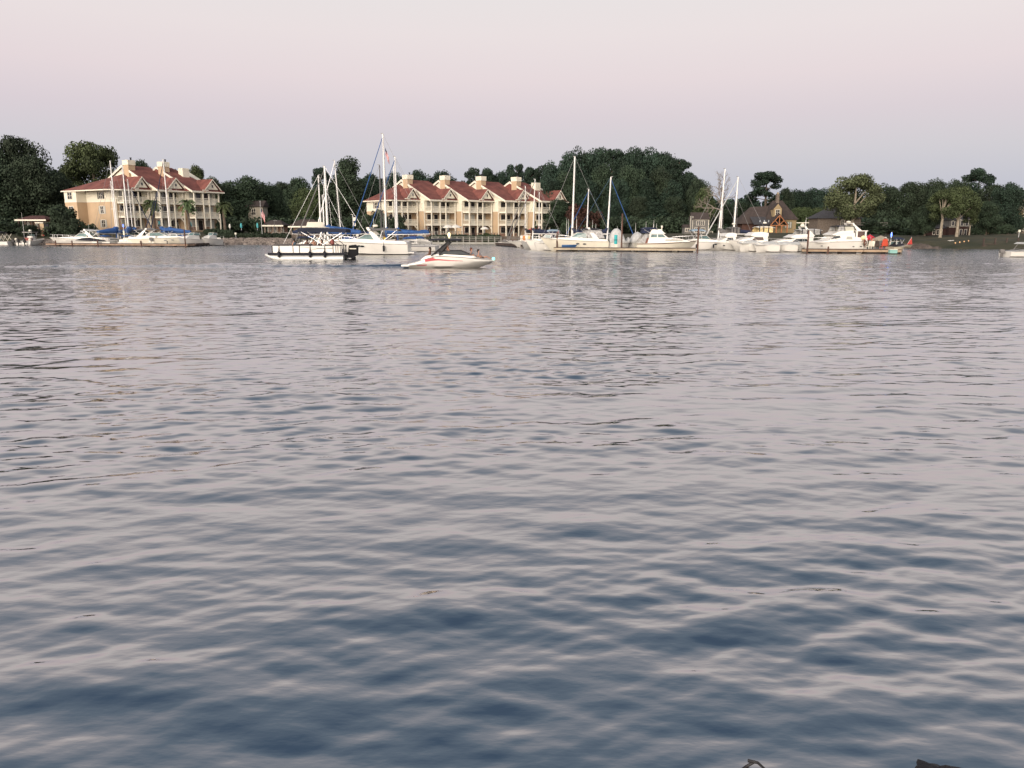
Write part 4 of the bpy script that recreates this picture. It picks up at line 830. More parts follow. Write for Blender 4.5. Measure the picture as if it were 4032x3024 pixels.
dock('low black dock in front of the grey dinghies', dr3, 1.5, woodd, woodd, [(wp(2876, 984)[0], wp(2876, 984)[1] - .9, 2.6), (wp(2947, 986)[0], wp(2947, 986)[1] - .9, 2.7), (wp(2972, 986)[0], wp(2972, 986)[1] - .9, .7), (wp(3000, 986)[0], wp(3000, 986)[1] - .9, .75), (wp(3055, 988)[0], wp(3055, 988)[1] - .9, .7)], seed=4)
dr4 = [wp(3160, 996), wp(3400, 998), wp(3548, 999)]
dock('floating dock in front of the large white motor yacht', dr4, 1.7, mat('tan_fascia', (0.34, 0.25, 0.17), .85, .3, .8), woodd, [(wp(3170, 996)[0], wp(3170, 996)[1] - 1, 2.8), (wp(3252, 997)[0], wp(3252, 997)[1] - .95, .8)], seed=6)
def pier(label, u0, u1, D, zd, n, m, rh=1.06):
    x0, x1 = XU(u0, D), XU(u1, D); c = (x0 + x1) / 2; hw = (x1 - x0) / 2; r = thing('pier', label, 'pier', (c, D, 0))
    MB().box(-hw, hw, -.9, .9, zd - .18, zd).build('decking', m, r); MB().box(-hw, hw, -.98, -.905, zd - .42, zd - .05).build('fascia_board', m, r)
    for k in range(n):
        x = -hw + .1 + (2 * hw - .2) * k / (n - 1); MB().box(x - .09, x + .09, -.86, -.7, -1.2, zd + 1.1).build('piling', m, r)
    for z in ((.45, .78, 1.06) if rh > 1 else (rh,)): MB().box(-hw, hw, -.93, -.87, zd + z - .08, zd + z).build('rail', m, r)
    return r
pier('grey timber pier with white railing below the right apartments', 1700, 1975, 150, .55, 12, mat('pale_grey_timber', (0.33, 0.325, 0.29), .9, .2, 1))
pier('small pier reaching right from the lawn at the far right', 3860, 4090, 117, .55, 6, woodd, .25)
def pole_lamp(name, label, cat, u, D, vb, vt, parts):
    p = P(u, vb, D); zb = p.z if vb else ground_z(p.x, D); r = thing(name, label, cat, (p.x, D, zb)); h = P(u, vt, D).z - zb
    parts(r, h); return r
def fl_flag(root, w_, h_, z, droop, name='flag', x=0.08, lean=0):
    """hanging stars and stripes: 7 x 6 strips, folds"""
    mb = MB(); nx_, nz = 13, 8
    def pt(i, j):
        a = i / nx_; b = j / nz
        xx = x + w_ * b * (1 - droop * .75) ; zz = z - h_ * a - abs(w_) * b * droop * 1.0 + lean * b
        return (xx, .08 * math.sin(b * 9 + a * 2) * (0.5 + b), zz)
    for i in range(nx_):
        for j in range(nz):
            mi = 2 if (i < 7 and j < 3) else (0 if i % 2 == 0 else 1)
            mb.add([pt(i, j), pt(i, j + 1), pt(i + 1, j + 1), pt(i + 1, j)], [(0, 1, 2, 3)], mi)
    return mb.build(name, [red, mat('flag_white', (.7, .68, .66), .8, .05), navy], root)
def p_flag(r, h):
    MB().tube([(0, 0, -.3), (0, 0, h)], .05, 8, r1=.03).build('pole', alu, r); MB().ell((0, 0, h + .05), (.08, .08, .08)).build('finial', alu, r)
    fl_flag(r, 1.9, 1.6, h - 1.2, .85)
pole_lamp('flagpole', 'tall thin flagpole with drooping striped flag in front of the dark trees', 'flagpole', 1032, 157, 915, 793, p_flag)
def p_boxes(r, h):
    MB().tube([(0, 0, -.5), (0, 0, h)], .07, 8).build('pole', alu, r)
    MB().box(.07, .45, -.15, .15, h - .9, h - .35).build('speaker_box', trim, r); MB().box(.07, .4, -.15, .15, h - 1.7, h - 1.2).build('speaker_box', trim, r); MB().tube([(0, 0, h), (-.2, 0, h + .15)], .06).build('lamp', trim, r)
pole_lamp('lamp_post', 'slim grey pole with two small white boxes right of the leaning mast', 'lamp post', 1393, 120, 930, 847, p_boxes)
def p_sign(r, h):
    MB().tube([(0, 0, -.5), (0, 0, h)], .05, 6).build('pole', alu, r); MB().box(-.2, .2, -.06, .06, h - .75, h).build('panel', trim, r); MB().ell((0, 0, h + .25), (.15, .15, .15)).build('lamp', greyc, r)
pole_lamp('power_pedestal', 'small white box on a post left of the blue furled sail', 'post', 1407, 112, 930, 910, p_sign)
def p_blue(r, h):
    MB().tube([(0, 0, -.6), (0, 0, h)], .05, 6).build('pole', alu, r)
    MB().lathe([(.02, 0), (.09, .06), (.11, .3), (.06, .5), (.02, .6)], 8, (0, 0, h - .6)).build('lamp', mat('blue_lamp', (.1, .2, .8), .3, .05, emit=(.12, .22, 1.0, 3.0)), r); MB().box(-.12, .12, -.12, .12, h - 2.0, h - 1.2).build('box', trim, r)
pole_lamp('dock_lamp', 'glowing blue lamp on the left dock between the blue sail covers', 'lamp', 491, 139, 945, 882, p_blue)
pole_lamp('dock_lamp', 'glowing blue lamp on the right dock behind the red chair', 'lamp', 3504, 97, 985, 914, p_blue)
def p_street(r, h):
    MB().tube([(0, 0, -.5), (0, 0, h)], .05, 6).build('pole', greyc, r); MB().box(-.1, .7, -.15, .15, h - .1, h + .08).build('lamp', greyc, r)
pole_lamp('lamp_post', 'dark post with flat lamp head in front of the first brown pavilion', 'lamp post', 1082, 156.5, 912, 868, p_street)
def p_white(r, h):
    MB().tube([(0, 0, -.5), (0, 0, h)], .04, 6).build('pole', alu, r); MB().box(-.16, .16, -.1, .1, h - .35, h).build('panel', trim, r)
pole_lamp('marker_post', 'small white topped marker post standing in the hedge below the palms', 'post', 929, 153, 935, 916, p_white)
pole_lamp('marker_post', 'slim white topped post on the lawn of the house at the right edge', 'post', 4009, 122, 945, 905, p_white)

def umbrella(label, u, D, vb, vt, m, kind='closed', wpx=8):
    p = P(u, vb, D); h = P(u, vt, D).z - p.z; r = thing('umbrella', label, 'umbrella', (p.x, D, p.z)); w_ = wpx / pxm(D) / 2
    MB().tube([(0, 0, -.1), (0, 0, h)], .035, 6).build('pole', alu, r); MB().lathe([(.3, 0), (.3, .08), (.05, .12)], 8).build('base', dk, r)
    if kind == 'closed': MB().lathe([(.05, h * .32), (w_ * .9, h * .38), (w_, h * .7), (w_ * .5, h * .95), (.03, h)], 8).build('canopy', m, r)
    else:
        mb = MB(); n = 8; top = (0, 0, h); e = h * (.72 if h < 3 else .78)
        for i in range(n):
            a, b = 2 * math.pi * i / n, 2 * math.pi * (i + 1) / n; c = (a + b) / 2
            pa, pb, pc = (w_ * math.cos(a), w_ * math.sin(a), e), (w_ * math.cos(b), w_ * math.sin(b), e), (w_ * .93 * math.cos(c), w_ * .93 * math.sin(c), e + .08)
            ma, mb_ = (pa[0] * .55, pa[1] * .55, h - (h - e) * .42), (pb[0] * .55, pb[1] * .55, h - (h - e) * .42)
            mb.add([top, ma, mb_, pa, pc, pb], [(0, 1, 2), (1, 3, 4, 5, 2)])
            mb.add([pa, pc, pb, (pb[0], pb[1], e - .2), (pc[0], pc[1], e - .12), (pa[0], pa[1], e - .2)], [(0, 5, 4, 1), (1, 4, 3, 2)])
        mb.build('canopy', m, r)
    return r
for u, D, vb, vt, m, lab in ((628, 159, 892, 870, teal, 'closed teal umbrella by the second balcony stack of the left apartments'), (753, 159, 902, 872, teal, 'closed teal umbrella right of the second palm trunk'),
        (906, 158, 908, 881, mat('white_cloth', (.7, .68, .62), .8, .05), 'closed white umbrella right of the standing palm'), (951, 158, 908, 878, teal, 'closed teal umbrella midway between the white one and the flagpole'), (1015, 158, 908, 877, teal, 'closed teal umbrella just left of the flagpole')):
    umbrella(lab, u, D, vb, vt, m, 'closed', 8)
wc = mat('white_cloth', (.7, .68, .62), .8, .05)
for u, D, vb, vt, m, wp_, lab in ((1764, 167, 922, 884, wc, 42, 'left open white umbrella on the terrace'), (1795, 167.5, 922, 884, wc, 46, 'right open white umbrella touching its neighbour on the terrace'), (1908, 170, 922, 892, wc, 34, 'pale open umbrella under the third balcony stack of the right apartments'),
        (2095, 166, 922, 898, red, 30, 'left faded red umbrella beside the cypress shrubs'), (2117, 165, 920, 890, red, 24, 'right faded red umbrella between the cypress shrubs'),
        (3385, 103, 985, 923, red, 46, 'left bright red umbrella behind the stern of the large motor yacht'), (3420, 104, 985, 923, red, 46, 'right bright red umbrella left of the tan one'), (3463, 101, 985, 927, tanc, 64, 'wide tan umbrella over the dock table')):
    umbrella(lab, u, D, vb, vt, m, 'open', wp_)

# ------------------------------------------------------------------ boats: shared builders (bow towards +x, waterline z = 0)
def hull_pts(L, B, fs, fb, t, draft=.35, full=2.4, rake=.10):
    """section at station t (0 transom .. 1 bow): sheer, chine, keel"""
    b = B / 2 * (1 - max(0, (t - .38) / .62) ** full) * (.93 + .07 * min(1, t * 3)) + .03
    zs = fs + (fb - fs) * t ** 1.7
    bc = max(.02, b * (.88 - .42 * t ** 2)); zc = .10 + (zs * .55) * t ** 3.2; zk = -draft + (draft + zs * .35) * max(0, (t - .7) / .3) ** 2.2
    x = L * t; xk = L * (t - rake * t ** 5)
    return (x, b, zs), (L * (t - rake * .5 * t ** 5), bc, zc), (xk, 0.0, zk)
def hull(root, L, B, fs, fb, m=None, name='hull', full=2.4, rake=.10, n=14, deckcrown=.06, stripe=None, boot=None, stripe_z=.12):
    thin = stripe is None and L > 5; stripe = stripe or (greyc if thin else None)
    mb = MB(); secs = []
    for i in range(n + 1):
        t = i / n; s_, c_, k_ = hull_pts(L, B, fs, fb, t, full=full, rake=rake)
        mid = (s_[0], s_[1] * 1.02, (s_[2] * .55 + c_[2] * .45))
        secs.append([(s_[0], s_[1], s_[2]), (mid[0] * .5 + c_[0] * .5, (s_[1] + c_[1]) / 2 + .02, mid[2]), (c_[0], c_[1], c_[2]), k_, (c_[0], -c_[1], c_[2]), (mid[0] * .5 + c_[0] * .5, -(s_[1] + c_[1]) / 2 - .02, mid[2]), (s_[0], -s_[1], s_[2]), (s_[0], 0, s_[2] + deckcrown)])
    k = 8; vs = [p for s_ in secs for p in s_]; fs_ = [(i * k + j, i * k + (j + 1) % k, (i + 1) * k + (j + 1) % k, (i + 1) * k + j) for i in range(n) for j in range(k)]
    fs_ += [tuple(range(k)), tuple(range(n * k + k - 1, n * k - 1, -1))]
    mb.add(vs, fs_); h = mb.build(name, m or gel, root, smooth=True)
    if stripe:
        st = MB()
        for sg in (1, -1):
            q = []
            for i in range(n + 1):
                a = secs[i][0]; b_ = secs[i][1]
                f0, f1 = (.10, .17) if thin else (stripe_z, stripe_z + .22)
                for f in (f0, f1): q.append((a[0] + (b_[0] - a[0]) * f, sg * (a[1] + (b_[1] - a[1]) * f + .015), a[2] + (b_[2] - a[2]) * f))
            st.add(q, [(2 * i, 2 * i + 1, 2 * i + 3, 2 * i + 2) for i in range(n)])
        st.build('rub_rail', stripe, root)
    return h
def cabin(root, prof, w0, m=None, inset=.12, name='cabin', zmin=None):
    """deckhouse: side profile (x,z) extruded across, sides leaning in"""
    return MB().prism(prof, -w0, w0, 'y', inset=inset, zmin=zmin).build(name, m or gel, root)
def side_glass(root, prof, w0, inset, zmin, m=None, name='window', off=.012):
    """window band lying on both leaning sides of a cabin"""
    for sg in (1, -1):
        mb = MB()
        o = [(x, sg * (w0 - inset * (z - zmin) + off), z) for x, z in prof]; i_ = [(x, sg * (w0 - inset * (z - zmin) - .03), z) for x, z in prof]
        n = len(prof); mb.add(o + i_, [tuple(range(n)), tuple(range(2 * n - 1, n - 1, -1))] + [(i, (i + 1) % n, n + (i + 1) % n, n + i) for i in range(n)])
        mb.build(name, m or glass, root)
def rail(root, L, B, fs, fb, t0=.5, h=.6, full=2.4, n=9, name='bow_rail', m=None):
    mb = MB()
    for sg in (1, -1):
        tp = []
        for i in range(n + 1):
            t = t0 + (1.0 - t0) * i / n; s_, _, _ = hull_pts(L, B, fs, fb, t, full=full); q = (s_[0] - .1, sg * max(.02, s_[1] - .1), s_[2])
            hh = h * min(1, .45 + i / 3); tp.append((q[0], q[1], q[2] + hh))
            if i % 2 == 0: mb.tube([q, tp[-1]], .018, 4)
        mb.tube(tp, .022, 4)
    return mb.build(name, m or steel, root)
def portholes(root, xs_, L, B, fs, fb, f=.35, full=2.4, m=None, ln=.5, hh=.10):
    for x in xs_:
        t = x / L; a, c_, _ = hull_pts(L, B, fs, fb, t, full=full); z = a[2] - (a[2] - c_[2]) * f
        mb = MB()
        for sg in (1, -1):
            y = sg * (a[1] + (c_[1] - a[1]) * f * .8 + .05); v_ = [(x + ln / 2 * math.cos(q), y, z + hh * math.sin(q)) for q in [k * math.pi / 5 for k in range(10)]]; v2 = [(p[0], p[1] - sg * .1, p[2]) for p in v_]
            mb.add(v_ + v2, [tuple(range(10)), tuple(range(19, 9, -1))] + [(i, (i + 1) % 10, 10 + (i + 1) % 10, 10 + i) for i in range(10)])
        mb.build('porthole', m or glass, root)
def bimini(root, x0, x1, z, w_, m, sag=.12, poles=True, name='bimini_top', zb=None, slope=0, thick=.07):
    mb = MB(); nx_ = 6; ny = 6
    for k, dz in ((0, 0), (1, -thick)):
        for i in range(nx_ + 1):
            for j in range(ny + 1):
                a = i / nx_; b = 2 * j / ny - 1; mb.v.append((x0 + (x1 - x0) * a, b * w_, z + dz + slope * a - sag * (b * b) * 1.6 - sag * (2 * a - 1) ** 4))
    N_ = (nx_ + 1) * (ny + 1)
    for i in range(nx_):
        for j in range(ny):
            q = (i * (ny + 1) + j, (i + 1) * (ny + 1) + j, (i + 1) * (ny + 1) + j + 1, i * (ny + 1) + j + 1); mb.f += [q, tuple(N_ + v for v in q[::-1])]; mb.m += [0, 0]
    def edge(a, b): mb.f.append((a, b, N_ + b, N_ + a)); mb.m.append(0)
    for i in range(nx_): edge(i * (ny + 1), (i + 1) * (ny + 1)); edge(i * (ny + 1) + ny, (i + 1) * (ny + 1) + ny)
    for j in range(ny): edge(j, j + 1); edge(nx_ * (ny + 1) + j, nx_ * (ny + 1) + j + 1)
    o = mb.build(name, m, root)
    if poles:
        zb_ = zb if zb is not None else z - 1.6
        for sg in (1, -1):
            pb = MB()
            for a, b in ((x0 + .1, (x0 + x1) / 2), (x1 - .1, (x0 + x1) / 2 - .2), ((x0 + x1) / 2, (x0 + x1) / 2 + .5)): pb.tube([(a, sg * w_ * .97, z - .2), (b, sg * w_, zb_)], .022, 4)
            pb.build('bimini_frame', steel, root)
    return o
def arch(root, x0, x1, z0, z1, w_, m=None, t=.45, name='radar_arch', lean_top=.35):
    """radar arch: two raked legs and a top bar, x0 at foot, x1 at top"""
    mb = MB()
    for sg in (1, -1):
        q = [(x0 - t, sg * w_, z0), (x0 + t, sg * w_, z0), (x1 + t * lean_top, sg * w_ * .86, z1), (x1 - t * lean_top, sg * w_ * .86, z1)]; i_ = [(p[0], p[1] - sg * .14, p[2]) for p in q]
        mb.add(q + i_, [(0, 1, 2, 3), (7, 6, 5, 4), (0, 4, 5, 1), (1, 5, 6, 2), (2, 6, 7, 3), (3, 7, 4, 0)])
    mb.box(x1 - t * lean_top - .02, x1 + t * lean_top + .02, -w_ * .86, w_ * .86, z1 - .02, z1 + .14)
    return mb.build(name, m or gel, root)
def windshield(root, x0, x1, xb, z0, z1, w_, m=None, frame=None):
    """wrap-around windshield: foot at x1 (front), top edge at x0.., runs aft to xb"""
    mb = MB(); mb.add([(x1, -w_ * .55, z0), (x1, w_ * .55, z0), (x0, w_ * .62, z1), (x0, -w_ * .62, z1), (xb, w_, z0), (xb, w_ * .92, z1 - .05), (xb, -w_, z0), (xb, -w_ * .92, z1 - .05)],
                      [(0, 1, 2, 3), (1, 4, 5, 2), (6, 0, 3, 7)]); g_ = mb.build('windshield', m or glassg, root)
    fr = MB()
    for a, b in (((x0, w_ * .62, z1), (x0, -w_ * .62, z1)), ((x0, w_ * .62, z1), (xb, w_ * .92, z1 - .05)), ((x0, -w_ * .62, z1), (xb, -w_ * .92, z1 - .05)), ((x1, w_ * .55, z0), (x0, w_ * .62, z1)), ((x1, -w_ * .55, z0), (x0, -w_ * .62, z1)), ((xb, w_, z0), (xb, w_ * .92, z1)), ((xb, -w_, z0), (xb, -w_ * .92, z1))): fr.tube([a, b], .03, 4)
    fr.build('windshield_frame', frame or gel, g_); return g_
def outboard(root, x, y=0, z=.35, s=1.0, m=None, name='outboard_motor'):
    mb = MB(); mb.prism([(x - .62 * s, z + .25 * s), (x - .66 * s, z + .75 * s), (x - .5 * s, z + .92 * s), (x - .1 * s, z + .86 * s), (x - .02 * s, z + .3 * s), (x - .2 * s, z + .1 * s)], y - .2 * s, y + .2 * s, 'y', inset=.08)
    o = mb.build(name, m or blackp, root); MB().prism([(x - .45 * s, z - .75 * s), (x - .48 * s, z + .15 * s), (x - .2 * s, z + .15 * s), (x - .22 * s, z - .7 * s)], y - .07 * s, y + .07 * s, 'y').build('motor_leg', m or blackp, o); return o
def antenna(root, x, y, z, h, r_=.03, name='antenna', lean=0): return MB().tube([(x, y, z), (x + lean, y, z + h)], r_, 5, r1=.012).build(name, mastw, root)
def fender(root, x, y, z): 
    mb = MB(); mb.lathe([(.02, -.38), (.12, -.3), (.13, .25), (.03, .36), (.015, .75)], 8, (x, y, z)); return mb.build('fender', blackp, root)
def place(name, label, u, D, rz, cat='motorboat', group=None): p = P(u, 960, D); return thing(name, label, cat, (p.x, D, 0), rz, group)

def express(label, u_stern, u_bow, D, arch_t=.32, top=None, archm=None, B=None, fs=1.15, fb=1.75, stripe=None, ports=(.55, .64), hull_m=None, rz=None, bowrail=True, extra=None, windz=1.0, radar=False, name='express_cruiser', enclosure=None):
    L = abs(u_bow - u_stern) / pxm(D); B = B or min(3.6, L * .33); rz = rz if rz is not None else (0 if u_bow > u_stern else 180)
    r = place(name, label, u_stern, D, rz); hull(r, L, B, fs, fb, hull_m, stripe=stripe)
    MB().box(-.7, .02, -B * .42, B * .42, .18, .32).build('swim_platform', gel, r)
    zd = lambda t: fs + (fb - fs) * t ** 1.7
    cabin(r, [(L * .40, zd(.4)), (L * .87, zd(.87) - .05), (L * .72, zd(.72) + .22), (L * .50, zd(.5) + .38), (L * .40, zd(.4) + .40)], B * .36, inset=.35, name='foredeck', zmin=zd(.4))
    cabin(r, [(.15, fs - .05), (L * .42, zd(.42) - .05), (L * .42, zd(.42) + .40), (L * .25, fs + .40), (.45, fs + .28), (.15, fs + .15)], B * .47, inset=.10, name='cockpit_coaming', zmin=fs)
    windshield(r, L * .46, L * .56, L * .33, zd(.45) + .38, zd(.45) + .38 + .55 * windz, B * .42)
    if arch_t: 
        arch(r, L * (arch_t - .05), L * (arch_t + .0 + (.06 if archm is None else 0)), fs + .35, fs + 1.75, B * .47, t=.42)
        antenna(r, L * arch_t, B * .3, fs + 1.8, 1.1, .02)
    if radar: MB().lathe([(.28, 0), (.34, .1), (.3, .24), (.05, .3)], 10, (L * arch_t, 0, fs + 1.92)).build('radar_dome', trim, r)
    if top: bimini(r, L * .10, L * .42, fs + 1.78, B * .44, top, zb=fs + .3)
    if enclosure: side_glass(r, [(L * .06, fs + .42), (L * .30, fs + .42), (L * .38, fs + 1.6), (L * .12, fs + 1.6)], B * .45, .06, fs, enclosure, 'canvas_enclosure')
    if bowrail: rail(r, L, B, fs, fb, .52, .55)
    if ports: portholes(r, [L * t for t in ports], L, B, fs, fb)
    for k in (.2, .6): MB().lathe([(.02, -.3), (.10, -.22), (.10, .2), (.02, .28)], 8, (L * k, -B / 2 * 1.03 - .05, fs * .5)).build('fender', dk, r)
    if extra: extra(r, L, B, fs, fb)
    return r
def sailboat(label, umast, D, vtop, L, bow, cover=blue, mast_m=None, u_off=.08, vbase=None, hull_m=None, furl=None, boom=True, thick=.10, hullvis=True, name='sailboat', spreaders=1, B=None, fl=None, rz=None, lean=0.0, fore_u=None, base_cover=None, stay=rope, dodger=True, cs=1.25):
    """mast foot stands at umast; bow = +1 points right, -1 left"""
    B = B or L * .30; r0 = rz if rz is not None else (0 if bow > 0 else 180); p = P(umast, 960, D); ca, sa = math.cos(R(r0)), math.sin(R(r0)); xm = L * .56
    r = thing(name, label, 'sailboat', (p.x - xm * ca, D - xm * sa, 0), r0)
    fs, fb = .75, 1.05; hull(r, L, B, fs, fb, hull_m, full=1.9, rake=.16, stripe=navy if furl is blue else None)
    cabin(r, [(L * .30, .95), (L * .72, .98), (L * .66, 1.22), (L * .55, 1.40), (L * .30, 1.45)], B * .30, inset=.25, zmin=.95)
    side_glass(r, [(L * .34, 1.12), (L * .60, 1.10), (L * .58, 1.25), (L * .34, 1.30)], B * .30, .25, .95)
    zt = P(umast, vtop, D).z
    mt = MB().tube([(xm, 0, 1.2), (xm + lean, 0, zt)], thick, 8, r1=thick * .7).build('mast', mast_m or mastw, r)
    if base_cover: MB().tube([(xm, 0, 1.3), (xm + lean * .1, 0, 1.3 + (zt - 1.3) * .13)], thick * 1.15, 8).build('mast_sleeve', base_cover, mt)
    for k in range(spreaders):
        z = 1.2 + (zt - 1.2) * (k + 1) / (spreaders + 1) * 1.05; xx = xm + lean * (z / zt); MB().tube([(xx, -B * .30, z), (xx, B * .30, z)], .035, 4).build('spreader', mast_m or mastw, mt)
    MB().box(xm + lean - .02, xm + lean + .3, -.02, .02, zt, zt + .10).build('wind_vane', rope, mt)
    if boom:
        bm_ = MB().tube([(xm - .1, 0, 2.25), (L * .14, 0, 2.35)], .07, 6).build('boom', mast_m or mastw, r)
        if cover: MB().tube([(xm - .02, 0, 2.75 + .35 * cs), (xm - .3, 0, 2.45 + .2 * cs), (xm - .5 * (xm - L * .14), 0, 2.4 + .15 * cs), (L * .15, 0, 2.4 + .08 * cs)], [.16 * cs, .26 * cs, .22 * cs, .11 * cs], 8).build('sail_cover', cover, bm_)
    fx = L * .985
    zf = zt - (.4 if furl else .1)
    MB().tube([(fx, 0, fb + .1), (xm + lean + .05, 0, zf)], .075 if furl is blue else .11 if furl and furl is not rope else .022, 6, r1=.05 if furl and furl is not rope else .022).build('furled_sail' if furl and furl is not rope else 'forestay', furl or stay, r)
    MB().tube([(.05, 0, fs + .1), (xm + lean, 0, zt)], .02, 4).build('backstay', stay, r)
    sh = MB()
    for sg in (1, -1): sh.tube([(xm - .1, sg * B * .46, fs + .1), (xm + lean * .55, sg * B * .30, 1.2 + (zt - 1.2) * .53), (xm + lean, 0, zt)], .016, 4)
    sh.build('shroud', stay, r)
    if dodger and cover: bimini(r, L * .22, L * .36, 2.0, B * .28, cover, .12, poles=False, name='spray_hood')
    rail(r, L, B, fs, fb, .12, .55, 1.9, 11, 'guard_rail', greyc)
    if fl: fl(r, xm, zt, L)
    return r

# --- people
def skinned(name, verts, edges, radii, m, parent, root_i=0, sub=1):
    me = bpy.data.meshes.new(name + '_cage'); me.from_pydata([Vector(v) for v in verts], edges, []); o = bpy.data.objects.new('cage', me); col.objects.link(o)
    md = o.modifiers.new('s', 'SKIN'); 
    if sub: o.modifiers.new('d', 'SUBSURF').levels = sub
    for i, r_ in enumerate(radii):
        sv = me.skin_vertices[0].data[i]; rr = r_ if isinstance(r_, tuple) else (r_, r_); sv.radius = rr; sv.use_root = (i == root_i)
    dg = bpy.context.evaluated_depsgraph_get(); nm = bpy.data.meshes.new_from_object(o.evaluated_get(dg)); bpy.data.objects.remove(o)
    nm.name = name; nm.materials.clear(); nm.materials.append(m); nm.shade_smooth(); q = bpy.data.objects.new(name, nm); col.objects.link(q)
    if parent is not None: q.parent = parent
    return q
def person(label, loc, rz, pose, skin, top, bottom, hairm, s=1.0, hat=None):
    r = thing('person', label, 'person', loc, rz); V = []; E = []; Rd = []
    def a(p, rad, par=None):
        V.append(tuple(x * s for x in p)); Rd.append(tuple(x * s for x in rad) if isinstance(rad, tuple) else rad * s)
        if par is not None: E.append((par, len(V) - 1))
        return len(V) - 1
    # local frame: faces +x; hips height hz
    if pose == 'stand': hz_, knee, foot = .95, (.03, .5), (0, .06)
    elif pose == 'sit': hz_, knee, foot = .12, (.42, .16), (.50, -.32)
    else: hz_, knee, foot = .12, (.45, .30), (.85, .05)          # lounging, legs out
    bl = {'stand': .0, 'sit': -.06, 'lounge': -.28}[pose]
    hip = a((0, 0, hz_), (.15, .13)); waist = a((bl * .35, 0, hz_ + .18), (.12, .11), hip); chest = a((bl * .75, 0, hz_ + .38), (.16, .13), waist); nb = a((bl, 0, hz_ + .52), .07, chest)
    nk = a((bl + .01, 0, hz_ + .60), .05, nb); hd = a((bl + .03, 0, hz_ + .70), (.085, .095), nk); ht = a((bl + .03, 0, hz_ + .79), .07, hd); nose = a((bl + .135, 0, hz_ + .69), .014, hd)
    for sg in (1, -1):
        sh_ = a((bl * .9, sg * .17, hz_ + .48), .062, nb)
        if pose == 'stand': el, wr = (-.02, sg * .26, hz_ + .22), (.14, sg * .20, hz_ + .05)
        elif pose == 'sit': el, wr = (.05, sg * .27, hz_ + .24), (.28, sg * .18, hz_ + .14)
        else: el, wr = (bl - .05, sg * .33, hz_ + .25), (bl + .2, sg * .3, hz_ + .12)
        e_ = a(el, .045, sh_); w_ = a(wr, .03, e_); d = Vector((wr[0] - el[0], wr[1] - el[1], wr[2] - el[2])).normalized(); pm_ = a(tuple(Vector(wr) + d * .07), (.036, .018), w_)
        for k, (o, ln) in enumerate(((-.03, .075), (-.011, .088), (.009, .084), (.028, .066))):
            b0 = Vector(wr) + d * .10 + Vector((0, o, 0)); f1 = a(tuple(b0), .010, pm_); f2 = a(tuple(b0 + d * ln * .55 + Vector((0, 0, -.012))), .009, f1); a(tuple(b0 + d * ln * .9 + Vector((0, 0, -.035))), .008, f2)
        t1 = a(tuple(Vector(wr) + d * .05 + Vector((0, -sg * .045, 0))), .011, w_); a(tuple(Vector(wr) + d * .09 + Vector((0, -sg * .06, -.01))), .009, t1)
        th = a((.02, sg * .09, hz_ - .03), .095, hip); kn = a((knee[0], sg * .10, knee[1]), .06, th); an = a((foot[0], sg * .10, foot[1] + .04), .038, kn); a((foot[0] + .15, sg * .11, foot[1]), .03, an)
    skinned('body', V, E, Rd, skin, r)
    hm = MB().ell(((bl + .0) * s, 0, (hz_ + .76) * s), (.105 * s, .10 * s, .10 * s)); hm.ell(((bl - .07) * s, 0, (hz_ + .64) * s), (.06 * s, .085 * s, .13 * s)); hm.build('hair', hairm, r, smooth=True)
    if top: skinned('top', [V[waist], V[chest], tuple((Vector(V[nb]) * .75 + Vector(V[chest]) * .25)), tuple(Vector(V[nb]) + Vector((0, .15 * s, -.05 * s))), tuple(Vector(V[nb]) + Vector((0, -.15 * s, -.05 * s)))], [(0, 1), (1, 2), (2, 3), (2, 4)], [(.145 * s, .135 * s), (.185 * s, .155 * s), .13 * s, .085 * s, .085 * s], top, r)
    if bottom: 
        q1 = Vector((.02, .09, hz_ - .03)) * s; q2 = Vector((.02, -.09, hz_ - .03)) * s; k1 = q1.lerp(Vector((knee[0], .10, knee[1])) * s, .55); k2 = q2.lerp(Vector((knee[0], -.10, knee[1])) * s, .55)
        skinned('shorts', [V[hip], tuple(q1), tuple(k1), tuple(q2), tuple(k2)], [(0, 1), (1, 2), (0, 3), (3, 4)], [(.17 * s, .15 * s), .115 * s, .10 * s, .115 * s, .10 * s], bottom, r)
    if hat: MB().lathe([(.11 * s, 0), (.115 * s, .05 * s), (.09 * s, .10 * s), (.02, .12 * s)], 10, ((bl + .02) * s, 0, (hz_ + .76) * s)).build('cap', hat, r)
    return r
shirt_w = mat('shirt_white', (.6, .58, .56), .9, .1); shirt_k = mat('shirt_dark', (.03, .03, .04), .9, .1); shirt_r = mat('shirt_red', (.22, .03, .03), .9, .1); shirt_y = mat('swimsuit_yellow', (.65, .48, .04), .8, .1); shirt_b = mat('shirt_blue', (.16, .24, .30), .9, .1); shorts_ = mat('shorts_dark', (.03, .035, .05), .9, .1)

# ------------------------------------------------------------------ pontoon boat in open water
D1 = DW(1021); q1 = pxm(D1)
pb = place('pontoon_boat', 'white panelled pontoon boat with dark canopy and passengers on open water, bow to the left', 1360, D1, 180, 'pontoon boat')
Lp = 7.7
for y in (-1.0, 1.0):
    tb = MB().tube([(0, y, .12), (5.9, y, .12), (6.9, y, .22), (7.6, y, .45), (7.72, y, .52)], [.34, .34, .28, .12, .05], 14); tb.build('pontoon', mat('pontoon_metal', (.55, .56, .54), .35, .12, 2, metal=.25), pb, smooth=True)
MB().box(-.1, 7.3, -1.27, 1.27, .50, .60).build('deck', greyc, pb)
MB().box(-.12, 7.35, -1.30, -1.275, .47, .66).box(-.12, 7.35, 1.275, 1.30, .47, .66).box(7.3, 7.34, -1.27, 1.27, .47, .66).build('deck_edge', dk, pb)
fx0, fx1 = .15, 6.85
